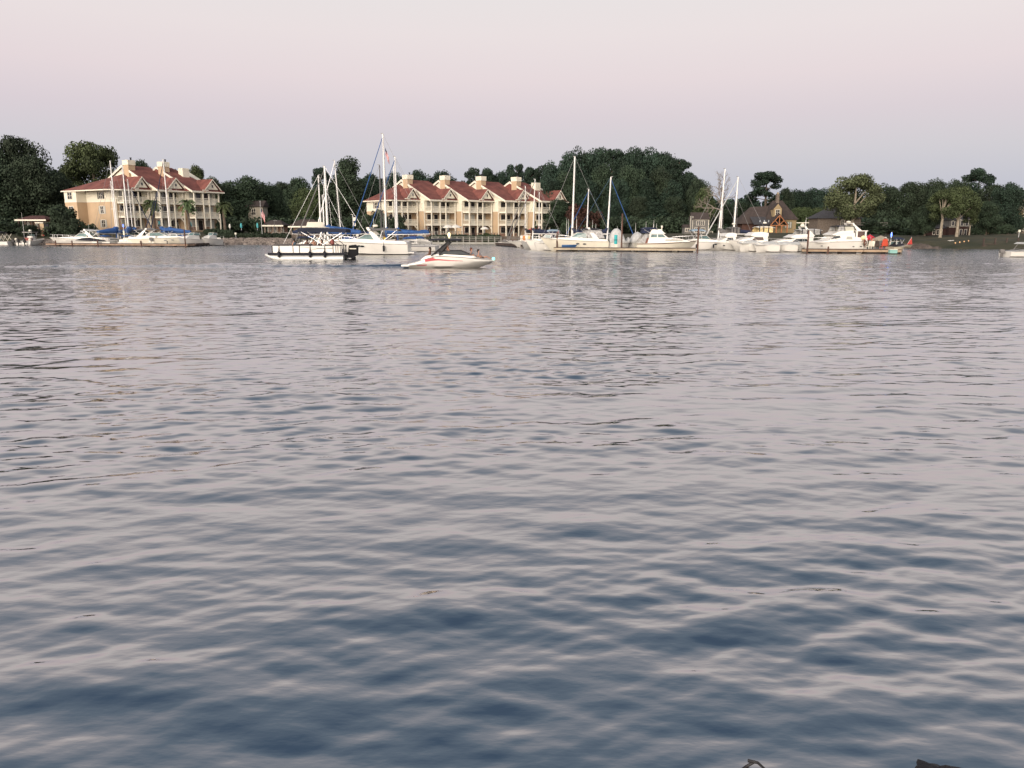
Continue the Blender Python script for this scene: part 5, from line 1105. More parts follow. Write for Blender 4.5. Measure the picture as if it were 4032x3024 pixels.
def fence_side(y):
    MB().box(fx0, fx1, y - .02, y + .02, .68, 1.34).build('side_panel', gel, pb)
    f = MB(); f.box(fx0, fx1, y - .045, y + .045, 1.345, 1.40); f.box(fx0, fx1, y - .04, y + .04, .64, .68)
    for u in (1085, 1112, 1166, 1191, 1233, 1290, 1322, 1333, 1341, 1350):
        x = (1360 - u) / q1; f.box(x - .03, x + .03, y - .05, y + .05, .66, 1.36)
    f.tube([((1360 - 1190) / q1, y * 1.035, 1.26), ((1360 - 1245) / q1, y * 1.035, 1.14), ((1360 - 1322) / q1, y * 1.035, 1.10)], .014, 4)
    f.tube([((1360 - 1232) / q1, y * 1.035, .9), ((1360 - 1262) / q1, y * 1.035, 1.08), ((1360 - 1322) / q1, y * 1.035, 1.14)], .014, 4)
    f.build('side_rail', dk, pb)
for y in (-1.2, 1.2): fence_side(y)
MB().box(fx1 - .02, fx1 + .02, -1.2, 1.2, .68, 1.34).build('front_panel', gel, pb)
for i, (x, y0, y1, ln) in enumerate(((5.3, .45, 1.12, 1.5), (5.3, -1.12, -.45, 1.5), (2.9, .45, 1.12, 1.7), (2.9, -1.12, -.45, 1.7), (.4, -1.0, 1.0, .6))):
    s_ = MB().box(x, x + ln, y0, y1, .605, 1.0).build('seat', mat('seat_vinyl', (.33, .31, .30), .6, .15, 2), pb); yb_ = y1 - .12 if y1 > .5 else y0
    MB().box(x, x + ln, yb_, yb_ + .12, 1.0, 1.5).build('seat_back', mat('seat_vinyl_dark', (.06, .055, .055), .6, .2, 2), s_)
MB().box(2.2, 2.8, -.9, -.2, .605, 1.55).build('console', dk, pb)
bimini(pb, -.35, 4.35, 3.0, 1.15, mat('canvas_midnight', (.010, .014, .030), .85, .3, 3), .05, slope=.10, zb=1.4, thick=.30)
fr = MB()
for sg in (1, -1):
    for x0, x1 in ((4.1, 3.0), (3.0, 4.2), (3.3, 2.0), (1.0, 2.6), (.4, 2.0), (4.2, 3.9)): fr.tube([(x0, sg * 1.17, 1.4), (x1, sg * 1.12, 2.85)], .028, 5)
fr.build('canopy_frame', dk, pb)
outboard(pb, -.22, 0, .02, 1.55, mat('motor_black', (.006, .006, .008), .7, .2, 3, spec=.2)); MB().box(-.85, -.12, -.28, .28, .15, .48).build('motor_mount', dk, pb)
mt_ = MB().box(-1.1, -.45, -.30, -.29, 1.0, 1.1).box(-1.1, -.45, .29, .30, 1.0, 1.1).build('motor_band', trim, pb)
for u in (1112, 1233, 1290):
    x = (1360 - u) / q1
    for sg in (1, -1): MB().lathe([(.02, -.42), (.13, -.34), (.14, .12), (.03, .24), (.012, .5)], 8, (x, sg * 1.42, .62)).build('fender', dk, pb)
MB().lathe([(.02, -.30), (.2, -.2), (.2, .2), (.02, .30)], 10, (1.05, 1.0, 1.72)).build('tow_float', mat('maroon_vinyl', (.22, .05, .04), .5, .1), pb)
bx_ = P(1360, 960, D1).x
def pperson(lab, u, y, z, pose, sk, tp, bt, hr, rz=180, s=1.0, hat=None): return person(lab, (P(u, 960, D1).x, D1 + y, z), rz, pose, sk, tp, bt, hr, s, hat)
pperson('person in pale blue top lounging at the front of the pontoon boat', 1160, -.75, 1.02, 'lounge', skin1, shirt_b, shirt_b, hair, 150)
pperson('person in dark top seated under the front edge of the pontoon canopy', 1200, .8, 1.02, 'sit', skin2, shirt_k, shorts_, hair, 270)
pperson('bare shouldered tanned person seated mid canopy on the pontoon boat', 1227, .78, 1.04, 'sit', skin1, None, shorts_, hairr, 265)
pperson('person at the pontoon boat console in black shirt', 1262, .35, 1.02, 'sit', skin1, shirt_k, shorts_, hair, 180)
pperson('person in white shirt seated at the back of the pontoon boat', 1297, .75, 1.04, 'sit', skin1, shirt_w, shorts_, hairr, 250)

# ------------------------------------------------------------------ speedboat in the foreground of the bay
D2 = DW(1054); q2 = pxm(D2)
sb = place('speedboat', 'white speedboat with red side flash and black wakeboard tower running to the right', 1612, D2, 0, 'speedboat')
LS = 6.5; ts = np.linspace(0, 1, 19)
def spd(t):
    sz = float(np.interp(t, [0, .08, .2, .34, .6, .85, 1], [.30, .42, .70, .93, .86, .70, .56])); hb = 1.18 * (1 - max(0, (t - .5) / .5) ** 2.3 * .93) * (.86 + .14 * min(1, t * 5))
    zc = float(np.interp(t, [0, .5, .8, 1], [.14, .16, .30, .44])); zk = float(np.interp(t, [0, .6, .85, 1], [-.3, -.25, .0, .34])); return LS * t, hb, sz, zc, zk
mb = MB(); k = 8
for t in ts:
    x, hb, sz, zc, zk = spd(t); zm = zc + (sz - zc) * .5
    mb.v += [(x, hb, sz), (x, hb * 1.02, zm), (x - t * .12, hb * .86, zc), (x - t * .25, 0, zk), (x - t * .12, -hb * .86, zc), (x, -hb * 1.02, zm), (x, -hb, sz), (x, 0, sz + .05)]
for i in range(len(ts) - 1): mb.f += [(i * k + j, i * k + (j + 1) % k, (i + 1) * k + (j + 1) % k, (i + 1) * k + j) for j in range(k)]
mb.f += [tuple(range(k)), tuple(range((len(ts)) * k - 1, (len(ts) - 1) * k - 1, -1))]; mb.m = [0] * len(mb.f)
mb.build('hull', gel, sb, smooth=True)
def flank(f0, f1, t0, t1, name, m, n=14, off=.02):
    st = MB()
    for sg in (1, -1):
        q = []
        for i in range(n + 1):
            t = t0 + (t1 - t0) * i / n; x, hb, sz, zc, zk = spd(t)
            for f in (f0(i / n), f1(i / n)):
                zz = zc + (sz - zc) * f; yy = hb * (1.02 if f > .5 else .86 + .16 * f * 2) - (max(0, f - .5) * .04 * hb); q.append((x - t * .12 * max(0, 1 - 2 * f), sg * (yy + off), zz))
        st.add(q, [(2 * i, 2 * i + 1, 2 * i + 3, 2 * i + 2) for i in range(n)])
    return st.build(name, m, sb)
flank(lambda a: .62 - .1 * a, lambda a: .95 - .10 * a if a < .25 else .80 - .24 * a, .20, .64, 'red_flash', redp)
flank(lambda a: .12, lambda a: .24, .10, .22, 'red_pinstripe', redp)
flank(lambda a: .97 - .06 * a, lambda a: 1.01 - .04 * a, .02, .98, 'rub_rail', dk)
MB().box(-.55, .1, -.95, .95, .14, .26).build('swim_platform', gel, sb)
cabin(sb, [(.9, .60), (5.2, .80), (4.9, .92), (2.4, 1.06), (1.3, .92)], .95, inset=.35, name='deck', zmin=.6)
windshield(sb, 3.95, 4.75, 2.35, .98, 1.32, .86, glass, dk)
MB().box(2.4, 4.2, -.6, .6, .99, 1.02).build('cockpit_sole', dk, sb)
for y in (-.45, .45): MB().box(2.6, 3.1, y - .25, y + .25, 1.0, 1.32).build('seat', mat('seat_vinyl_dark', (.06, .055, .055), .6, .2, 2), sb)
tw = MB()
for sg in (1, -1):
    tw.tube([(1.75, sg * .95, .92), (2.5, sg * .82, 1.55), (3.15, sg * .68, 2.10)], .05, 6); tw.tube([(2.35, sg * .95, 1.0), (2.8, sg * .82, 1.55), (3.15, sg * .68, 2.10)], .04, 6)
    for a in (.25, .5, .75): tw.tube([(1.75 + 1.4 * a, sg * (.95 - .27 * a), .92 + 1.18 * a), (2.35 + .8 * a, sg * (.95 - .27 * a), 1.0 + 1.1 * a)], .03, 5)
for x, z in ((3.15, 2.10), (2.62, 1.65), (2.45, 1.5)): tw.tube([(x, -.72, z), (x, .72, z)], .04, 6)
tw.build('wakeboard_tower', blackp, sb)
for sg in (1, -1): MB().prism([(2.35, 1.35), (3.1, 1.95), (3.2, 1.9), (2.5, 1.25)], sg * .78 - .06, sg * .78 + .06, 'y').build('board_rack', blackp, sb)
bimini(sb, 1.55, 3.95, 2.22, .8, dk, .05, poles=False)
MB().lathe([(.02, 0), (.05, .12), (.12, .28), (.12, .40), (.04, .50)], 10, (3.05, 0, 2.16)).build('tower_light', mat('warm_lamp', (1, .9, .6), .4, .02, emit=(1.0, .84, .5, 1.1)), sb)
MB().ell((LS - .06, 0, .68), (.12, .10, .12)).build('bow_light', mat('cyan_lamp', (.3, .9, .85), .4, .02, emit=(.18, 1.0, .85, 1.3)), sb)
X0 = P(1612, 960, D2).x
def sperson(lab, x, y, z, pose, sk, tp, bt, hr, rz=0, s=1.0, hat=None): return person(lab, (X0 + x, D2 + y, z), rz, pose, sk, tp, bt, hr, s, hat)
sperson('driver of the speedboat behind the dark windshield', 3.0, -.40, 1.0, 'sit', skin1, shirt_r, shorts_, hairr, 0, .92)
sperson('person in dark clothes hunched at the stern of the speedboat', 1.55, -.3, .72, 'sit', skin2, shirt_k, shorts_, hair, 180, .9)
sperson('person in pale shirt sitting in the speedboat bow, nearer the windshield', 4.95, .25, .70, 'lounge', skin1, shirt_b, shorts_, hairr, 0, .85)
sperson('foremost person in the speedboat bow, grey clothes and dark hair', 5.5, -.05, .62, 'lounge', skin1, mat('shirt_grey', (.25, .25, .27), .9, .1), shorts_, hair, 10, .82)

# ------------------------------------------------------------------ moored boats, middle group
D3 = DW(1002)
c1 = express('long white express cruiser with grey canopy and arch, moored right behind the pontoon boat', 1612, 1246, D3, .36, greyc, fs=1.3, fb=1.8, ports=(.48, .52, .58), radar=True)
fender(c1, 2.75, 1.95, .75)
p = P(1521, 960, D3); person('person in yellow swimsuit standing in the cockpit of the long express cruiser', (p.x, D3 - .9, .62), 250, 'stand', skin2, shirt_y, shirt_y, hair, .96)
p = P(1562, 960, D3); person('dark haired person seated beside the yellow one in the express cruiser', (p.x, D3 - .8, 1.12), 190, 'sit', skin2, shirt_k, shorts_, hair, .95)
sailboat('big white sailboat whose very tall mast flies a striped flag above the roofs', 1522, DW(990), 527, 12.5, -1, blue, furl=blue, vbase=905, thick=.15, base_cover=blue, rz=176, fl=lambda r, xm, zt, L: fl_flag(r, -1.5, .9, zt - 1.7, .9, x=xm - .25))
sailboat('white sailboat with mast right of the tallest one and blue boom cover', 1566, 108, 617, 11, -1, blue, thick=.13, base_cover=blue, rz=184, furl=blue)
sailboat('sailboat with a slimmer white mast beside the two tall ones, royal blue canopy', 1560, 118, 655, 10, -1, mat('canvas_royal', (.03, .04, .22), .8, .2), thick=.11, rz=190)
sailboat('sailboat with a thin dark mast just left of the tallest mast', 1505, 116, 650, 10, -1, greyc, mast_m=mat('mast_dark', (.06, .055, .06), .5, .1), thick=.10, rz=178)
sailboat('sailboat with thick double looking mast with brown edge behind the pontoon canopy', 1293, 104, 655, 11.5, -1, blue, thick=.19, rz=172, furl=greyc, stay=alu, mast_m=None, cs=2.2)
sailboat('sailboat with the left mast of the trio behind the pontoon boat', 1267, 112, 690, 10, 1, navy, thick=.12, rz=8, stay=alu, cs=2.0)
sailboat('sailboat with the short middle mast of the trio behind the pontoon boat', 1279, 121, 768, 8, 1, blue, thick=.10, rz=0)
sailboat('sailboat with a mast leaning left at the top, between the pontoon trio and the apartments', 1346, 118, 632, 10.5, -1, navy, thick=.10, rz=180, lean=.55, furl=alu)
r = place('tender', 'cream white tender carried upside down above the pontoon boat canopy', 1215, 90, 0, 'dinghy')
hull(r, 2.6, 1.3, .25, .3, gelc, rake=.3); r.location.z = 3.45; r.rotation_euler = (R(180), 0, 0)
express('white cruiser hull between the pontoon boat and the long express cruiser', 1180, 1345, 96, 0, None, fs=1.1, fb=1.5, bowrail=False, windz=.5)
express('small white cruiser with blue canopy and stern to the right of the flag sailboat', 1700, 1590, 112, 0, blue, fs=1.15, fb=1.35, ports=None, bowrail=False, name='cabin_cruiser')

# ------------------------------------------------------------------ left dock boats
def center_console(label, u, D, L, rz, s=1.0, top_m=dk, ant=True, motors=2, B=2.7):
    r = place('center_console_boat', label, u, D, rz, 'fishing boat'); hull(r, L, B, .85, 1.25, gel)
    MB().box(-.5, .02, -.95, .95, .22, .38).build('swim_platform', gel, r)
    MB().box(L * .35, L * .50, -.45, .45, .9, 1.75).build('console', gel, r); MB().prism([(L * .48, 1.7), (L * .5, 1.75), (L * .46, 2.15), (L * .44, 2.15)], -.4, .4, 'y').build('windshield', glassg, r)
    MB().box(L * .24, L * .33, -.55, .55, .85, 1.45).build('leaning_post', mat('cushion_red', (.25, .06, .05), .6, .1), r)
    tp = MB().box(L * .22, L * .58, -.95, .95, 2.55, 2.64).build('t_top', top_m, r); MB().box(L * .24, L * .56, -.85, .85, 2.45, 2.54).build('t_top_frame', gel, tp)
    leg = MB()
    for sg in (1, -1):
        for x in (L * .27, L * .50): leg.tube([(x, sg * .55, .95), (x, sg * .72, 2.5)], .035, 5)
        leg.tube([(L * .27, sg * .55, 1.2), (L * .50, sg * .72, 2.4)], .025, 5)
    leg.build('t_top_leg', steel, r); MB().lathe([(.22, 0), (.28, .1), (.24, .28), (.1, .34)], 10, (L * .4, 0, 2.65)).build('radar_dome', trim, r)
    if ant: antenna(r, L * .35, .95, 2.6, 3.6, .03, lean=0).rotation_euler = (0, 0, 0)
    for i in range(motors): outboard(r, -.1, (-.55, .55)[i] if motors == 2 else 0, .45, .95)
    for sg in (1, -1): MB().ell((.25, sg * 1.25, 1.05), (.28, .28, .38)).build('fender_ball', trim, r)
    return r
center_console('white twin outboard boat seen from the stern with black hard top and tall antenna', 90, 143.5, 8.0, 96, B=3.0)
r = place('deck_boat', 'white deck boat with dark folded canopy cut by the left edge of the picture', 44, 143, 180, 'motorboat'); hull(r, 6.5, 2.4, .75, 1.0, gel); bimini(r, 1.2, 3.9, 2.7, 1.1, dk, zb=.9)
fr = MB()
for x in (.4, 1.2, 2.0, 2.9, 3.7): fr.tube([(x, -1.0, .9), (x + .9, -1.0, 2.2)], .035, 5); fr.tube([(x + .9, -1.0, .9), (x, -1.0, 2.2)], .035, 5)
fr.build('canopy_frame', trim, r); outboard(r, -.1, 0, .4, .9); windshield(r, 3.2, 3.7, 2.5, 1.0, 1.45, .9)
DL = DW(969) + 1.4
express('white cruiser with raised white hard top at the left end of the dock', 442, 198, DL + 3.6, .30, whitec, fs=1.2, fb=1.55, ports=None, windz=1.25)
def run_cover(label, us, ub, D, cov=dk, m=gel, L=None, hs=.8, name='runabout'):
    L = abs(ub - us) / pxm(D); r = place(name, label, us, D, 0 if ub > us else 180); hull(r, L, 2.3, hs * .85, hs, m, stripe=None, boot=None)
    MB().prism([(L * .12, hs * .9), (L * .30, hs * .9 + .30), (L * .52, hs * .95 + .62), (L * .60, hs + .5), (L * .74, hs + .08)], -.95, .95, 'y', inset=.4, zmin=hs * .9).build('mooring_cover', cov, r)
    return r
run_cover('low white runabout with black mooring cover in front of the hard top cruiser', 445, 258, DL - .1, hs=.95)
MB().ell((3.0, -1.25, .45), (.14, .14, .2)).build('fender', trim, [o for o in col.objects if o.name.startswith('runabout')][-1])
express('large cream express cruiser with grey canopy alongside the left dock, bow right', 522, 782, DL, .22, greyc, fs=1.35, fb=1.75, hull_m=gelc, ports=(.56, .66), windz=1.1)
dc = thing('folding_chair', 'grey deck chair standing on the left dock beside the large cream cruiser', 'chair', (XU(596, DL - 1.9), DL - 1.75, .56), 180)
MB().box(-.3, .3, -.3, .3, .40, .46).build('seat', greyc, dc); MB().box(-.3, .3, .28, .34, .46, 1.05).build('backrest', greyc, dc)
for x in (-.27, .27):
    for y in (-.27, .27): MB().box(x - .02, x + .02, y - .02, y + .02, 0, .40).build('leg', steel, dc)
def transom_boat(label, u, D, rz, L=8, B=2.9, top=None, m=gel, name='cabin_cruiser', tz=0):
    r = place(name, label, u, D, rz); hull(r, L, B, 1.15, 1.5, m); MB().box(-.6, .02, -B * .42, B * .42, .2, .33).build('swim_platform', gel, r)
    cabin(r, [(L * .3, 1.1), (L * .85, 1.35), (L * .7, 1.8), (L * .5, 2.0), (L * .3, 2.0)], B * .36, inset=.25, zmin=1.1)
    windshield(r, L * .45, L * .52, L * .3, 1.95, 2.4, B * .38)
    if top: bimini(r, L * .05, L * .42, 2.9 + tz, B * .42, top, zb=1.2)
    MB().box(.05, .12, -.5, .5, 1.0, 1.5).build('transom_door', gel, r)
    for sg in (1, -1): MB().tube([(.1, sg * 1.1, 1.15), (.1, sg * 1.1, 1.75), (L * .25, sg * 1.25, 1.75)], .03, 5).build('grab_rail', steel, r)
    return r
transom_boat('white cruiser moored stern first to the left dock below the glowing blue lamp', 497, DL + .8, 84, top=None)
transom_boat('white cruiser moored stern first between the blue lamp and the large cream cruiser', 532, DL + 1.0, 92, top=dk)
r = place('dinghy', 'maroon covered dinghy hanging at the stern of the hard top cruiser', 447, DL + 2.4, 180, 'dinghy'); hull(r, 2.4, 1.3, .45, .55, mat('maroon_vinyl', (.22, .05, .04), .5, .1)); r.location.z = .85
GL = 'sailboats behind the left dock'
for a in ((462, 143, 713, 8.5, 1, blue, .10, 'sailboat with the shortest mast at the left end of the left dock masts', None), (468, 145, 633, 11, 1, blue, .14, 'sailboat with the tall white mast rising beside the first chimney of the left apartments', None),
          (513, 144, 650, 11, -1, blue, .14, 'sailboat with the tall mast right of the first chimney of the left apartments', None), (528, 147, 706, 9, -1, navy, .10, 'sailboat with the shorter mast just right of the pair on the left dock', None),
          (673, 146, 628, 11.5, -1, blue, .13, 'sailboat with the lone mast between second and third chimneys of the left apartments', navy)):
    u, D, vt, L, bow, cv, th_, lab, fu = a
    sailboat(lab, u, D, vt, L, bow, cv, thick=th_, furl=fu, group=GL) if False else tag(sailboat(lab, u, D, vt, L, bow, cv, thick=th_, furl=fu, base_cover=blue if u in (462, 513, 528) else None, rz={462: 62, 468: 70, 513: 112, 528: 106, 673: 165}[u], cs=2.0), lab, 'sailboat', GL)
tag(sailboat('x', 640, 146, 745, 9, -1, blue, thick=.03, furl=navy, cs=2.2), 'sailboat with long blue boom cover behind the large cream cruiser', 'sailboat', GL)
tag(sailboat('x', 540, 146, 742, 9.5, 1, blue, thick=.04, furl=navy, cs=1.8), 'sailboat with thick dark blue furled sail slanting across the first balconies', 'sailboat', GL)
express('white cruiser with blue canopy half hidden behind the bow of the large cream cruiser', 640, 770, DL + 5.5, 0, blue, fs=1.2, fb=1.5, ports=None)
transom_boat('white boat end on with bow rail just right of the tall rusty dock piling', 806, DL + 1.2, 250, L=6.5, B=2.3)
run_cover('white bow pointing right beside the end of the left dock', 800, 862, DL + 2.6, dk, gelg, hs=1.0)
transom_boat('small grey boat, rightmost of the boats at the left dock', 862, DL + 4.5, 262, L=5.5, B=2.0)

# ------------------------------------------------------------------ right marina
DM = DW(990)
run_cover('small white boat at the left tip of the right marina, next to the pier', 2012, 1962, 141, greyc, gel, hs=.7, name='small_boat')
sailboat('small sailboat with dark furled sail slanting up from the pier end', 2068, 138, 733, 8, -1, dk, thick=.09, furl=greyc, rz=188)
sailboat('sailboat with the mast leaning right at its top over the last balcony stack', 2097, 125, 706, 9.5, -1, navy, thick=.10, furl=greyc, rz=184, lean=-.35)
sailboat('sailboat with the shorter straight mast right of the leaning one', 2122, 130, 757, 8.5, -1, navy, thick=.08, rz=186)
r = thing('towel_rack', 'striped orange and white towels hung on the rail near the right marina entrance', 'towels', (XU(2070, 126), 126, 1.1))
for i, c_ in enumerate((trim, mat('towel_orange', (.6, .25, .08), .9, .1), trim, mat('towel_cream', (.65, .52, .25), .9, .1))): MB().box(-.9 + i * .42, -.52 + i * .42, -.03, .03, .1, .85).build('towel', c_, r)
MB().box(-.95, .8, -.02, .02, .86, .90).build('rail', steel, r)
express('white cruiser with pale blue and white cover behind the bow of the big express cruiser', 2215, 2068, DM + 9, 0, mat('canvas_pale_blue', (.28, .38, .46), .8, .2), fs=1.2, fb=1.5, ports=None)
run_cover('open white boat with pointed bow below the leaning marina mast', 2128, 2052, DM + 13, greyc, gelg, hs=1.0)
run_cover('white bow facing left at the foot of the dark angled dock', 2185, 2102, DM + 5.0, whitec, gel, hs=1.1)
express('big cream express cruiser with black canopy behind the long right dock, bow left', 2392, 2128, DM + 2.6, .24, dk, fs=1.35, fb=1.85, hull_m=gelc, ports=(.36, .46), windz=1.2, enclosure=clearv)
r = place('kayak', 'blue kayak lying along the dock in front of the big express cruiser', 2212, DM + .5, 0, 'kayak'); hull(r, 2.2, .6, .22, .25, mat('kayak_blue', (.05, .13, .30), .4, .1)); r.location.z = .62
fp = thing('flag_staff', 'small striped flag on a staff at the bow of the big express cruiser', 'flag', (XU(2196, DM + 2.2), DM + 2.2, 1.9)); MB().tube([(0, 0, -.6), (0, 0, 1.2)], .02, 5).build('pole', steel, fp); fl_flag(fp, .5, .4, 1.15, .9, x=0)
for u, D, vt, L, bow, lab, th_, fu, ln in ((2252, 122, 617, 12, -1, 'sailboat with the tallest thick white mast right of the right apartments', .17, None, -.25), (2309, 124, 745, 9, -1, 'sailboat with the short thick mast before the russet shrub', .12, blue, -.2), (2390, 116, 697, 10.5, 1, 'sailboat with the tall mast in front of the wooded mound, blue rigging', .14, blue, .35)):
    sailboat(lab, u, D, vt, L, bow, navy, thick=th_, furl=fu, lean=ln, stay=mat('blue_rope', (.05, .12, .22), .6, .1) if fu else rope, base_cover=None)
for u, vt, vb in ((2231, 860, 920), (2238, 862, 925), (2270, 852, 900), (2345, 880, 920), (2430, 890, 920), (2444, 865, 980), (2502, 878, 925), (2543, 872, 915), (2572, 882, 910), (2584, 880, 912), (3172, 855, 900)):
    D = 118 if u < 2440 else 112; p = P(u, vb, D); n_ = {2231: 'first of the thin white poles right of the last balcony stack', 2238: 'second thin white pole right of the last balcony stack', 2270: 'thin white whip antenna just right of the tallest thick mast', 2345: 'thin white pole above the black canopy of the big express cruiser', 2430: 'short thin pole above the white covered boats', 2444: 'thin pole standing right of the teal roll', 2502: 'thin white pole left of the flybridge cruiser stern', 2543: 'tall thin white pole behind the stern of the flybridge cruiser', 2572: 'left thin pole over the flybridge', 2584: 'right thin pole over the flybridge', 3172: 'thin white pole above the radar yacht canopy'}[u]
    o = thing('whip_antenna', n_, 'antenna', (p.x, D, p.z - .3)); antenna(o, 0, 0, 0, P(u, vt, D).z - p.z + .3, .045); MB().lathe([(.08, -.1), (.08, .15), (.05, .2)], 6).build('base', greyc, o)
# covered boats and flybridge cruiser on the long dock
def covered(label, us, ub, D, m=whitec, hs=1.2, hc=1.6):
    L = abs(ub - us) / pxm(D); r = place('covered_boat', label, us, D, 0 if ub > us else 180); hull(r, L, 2.6, hs, hs + .2, gel)
    mb = MB(); rng = np.random.RandomState(int(us)); nx_, ny = 14, 8
    for i in range(nx_ + 1):
        for j in range(ny + 1):
            a, b = i / nx_, 2 * j / ny - 1; hh = hc * (math.sin(math.pi * min(1, a * 1.15 + .08)) ** .6 if a < .9 else .35) * (1 - abs(b) ** 2.6 * .75) + rng.uniform(-.05, .05)
            mb.v.append((L * (.02 + .94 * a), 1.32 * b * (1 - max(0, a - .6) ** 2 * 2.5), hs + max(0.02, hh)))
    mb.f = [(i * (ny + 1) + j, (i + 1) * (ny + 1) + j, (i + 1) * (ny + 1) + j + 1, i * (ny + 1) + j + 1) for i in range(nx_) for j in range(ny)]; mb.m = [0] * len(mb.f)
    mb.v += [(v[0], v[1], hs - .05) for v in mb.v[:]]; n_ = (nx_ + 1) * (ny + 1)
    for i in range(nx_):
        for e in (i * (ny + 1), i * (ny + 1) + ny): mb.f.append((e, e + ny + 1, n_ + e + ny + 1, n_ + e)); mb.m.append(0)
    for j in range(ny):
        for e in (j, nx_ * (ny + 1) + j): mb.f.append((e, e + 1, n_ + e + 1, n_ + e)); mb.m.append(0)
    mb.build('cover', m, r); return r
covered('white boat wholly under a pale canvas cover beside the teal roll', 2395, 2480, DM + 3.0, hc=1.9)
covered('white covered boat with clear canvas close behind the flybridge cruiser stern', 2535, 2462, DM + 4.5, hc=1.4)
o = thing('rolled_mat', 'tall teal foam roll standing on the long right dock', 'foam roll', (XU(2422, DM + .3), DM - .4, .56)); MB().lathe([(.22, 0), (.22, 1.2), (.21, 1.21)], 12, (0, 0, .45)).build('roll', mat('teal_foam', (.04, .42, .44), .7, .08), o); MB().lathe([(.23, .5), (.23, .58)], 12, (0, 0, .45)).build('strap', dk, o); MB().box(-.14, .2, -.15, .15, 0, .44).build('stand', trim, o)
DF = DW(991) + 1.7
L = (2745 - 2502) / pxm(DF); fb_ = place('flybridge_cruiser', 'old white flybridge cabin cruiser with brown side stripe at the dock end', 2502, DF, 0)
hull(fb_, L, 3.1, 1.1, 1.45, gelc, stripe=mat('brown_stripe', (.09, .035, .03), .5, .1), stripe_z=.08)
MB().box(-.6, .02, -1.2, 1.2, .18, .30).build('swim_platform', gel, fb_)
cabin(fb_, [(L * .13, 1.1), (L * .86, 1.3), (L * .80, 1.52), (L * .60, 1.85), (L * .18, 1.85)], 1.25, inset=.12, zmin=1.1)
side_glass(fb_, [(L * .45, 1.42), (L * .76, 1.42), (L * .70, 1.62), (L * .46, 1.64)], 1.25, .12, 1.1, blind, 'side_window')
dh = cabin(fb_, [(L * .20, 1.85), (L * .50, 1.85), (L * .42, 2.38), (L * .20, 2.38)], 1.15, inset=.12, name='deckhouse', zmin=1.85)
side_glass(fb_, [(L * .22, 1.92), (L * .32, 1.92), (L * .32, 2.3), (L * .23, 2.3)], 1.15, .12, 1.85, glassg); side_glass(fb_, [(L * .335, 1.92), (L * .46, 1.92), (L * .41, 2.3), (L * .335, 2.3)], 1.15, .12, 1.85, glassg)
MB().prism([(L * .20, 2.385), (L * .46, 2.385), (L * .44, 2.5), (L * .38, 3.0), (L * .24, 2.95)], -1.15, 1.15, 'y', inset=.2, zmin=2.38).build('flybridge', gel, fb_)
bimini(fb_, L * .08, L * .33, 3.25, 1.05, navy, poles=True, zb=2.5); MB().prism([(L * .09, 2.45), (L * .20, 2.45), (L * .22, 3.15), (L * .10, 3.15)], -.95, .95, 'y').build('canvas_enclosure', navy, fb_)
side_glass(fb_, [(L * .02, 1.2), (L * .13, 1.2), (L * .17, 2.3), (L * .12, 2.3)], 1.2, .10, 1.1, clearv, 'canvas_enclosure'); side_glass(fb_, [(L * .13, 1.12), (L * .165, 1.12), (L * .19, 1.84), (L * .16, 1.84)], 1.30, .12, 1.1, mat('teak_panel', (.16, .05, .03), .5, .1), 'teak_panel')
rail(fb_, L, 3.1, 1.1, 1.45, .55, .7); antenna(fb_, L * .30, .6, 3.0, 1.2); MB().lathe([(.05, 0), (.07, .7), (.14, .72), (.14, .95), (.02, 1.0)], 8, (L * .42, 0, 2.5)).build('searchlight', trim, fb_)
D6 = DW(985)
express('sleek white sport boat with pale blue cover right of the flybridge cruiser', 2700, 2866, D6, 0, mat('canvas_pale_blue', (.28, .38, .46), .8, .2), fs=1.25, fb=1.15, ports=(.66,), bowrail=False, B=2.7, windz=.9)
sailboat('sailboat with tall white mast leaning right before the bare tree, white boom up', 2826, 122, 665, 11, -1, greyc, thick=.13, lean=-.55, rz=180)
sailboat('sailboat with the slim mast just right of the leaning one', 2836, 132, 782, 8, -1, greyc, thick=.10, rz=182)
sailboat('sailboat with thick white mast and slanting white furled sail right of the bare tree', 2885, 118, 697, 11, -1, navy, thick=.15, lean=-.25, furl=whitec, rz=178)

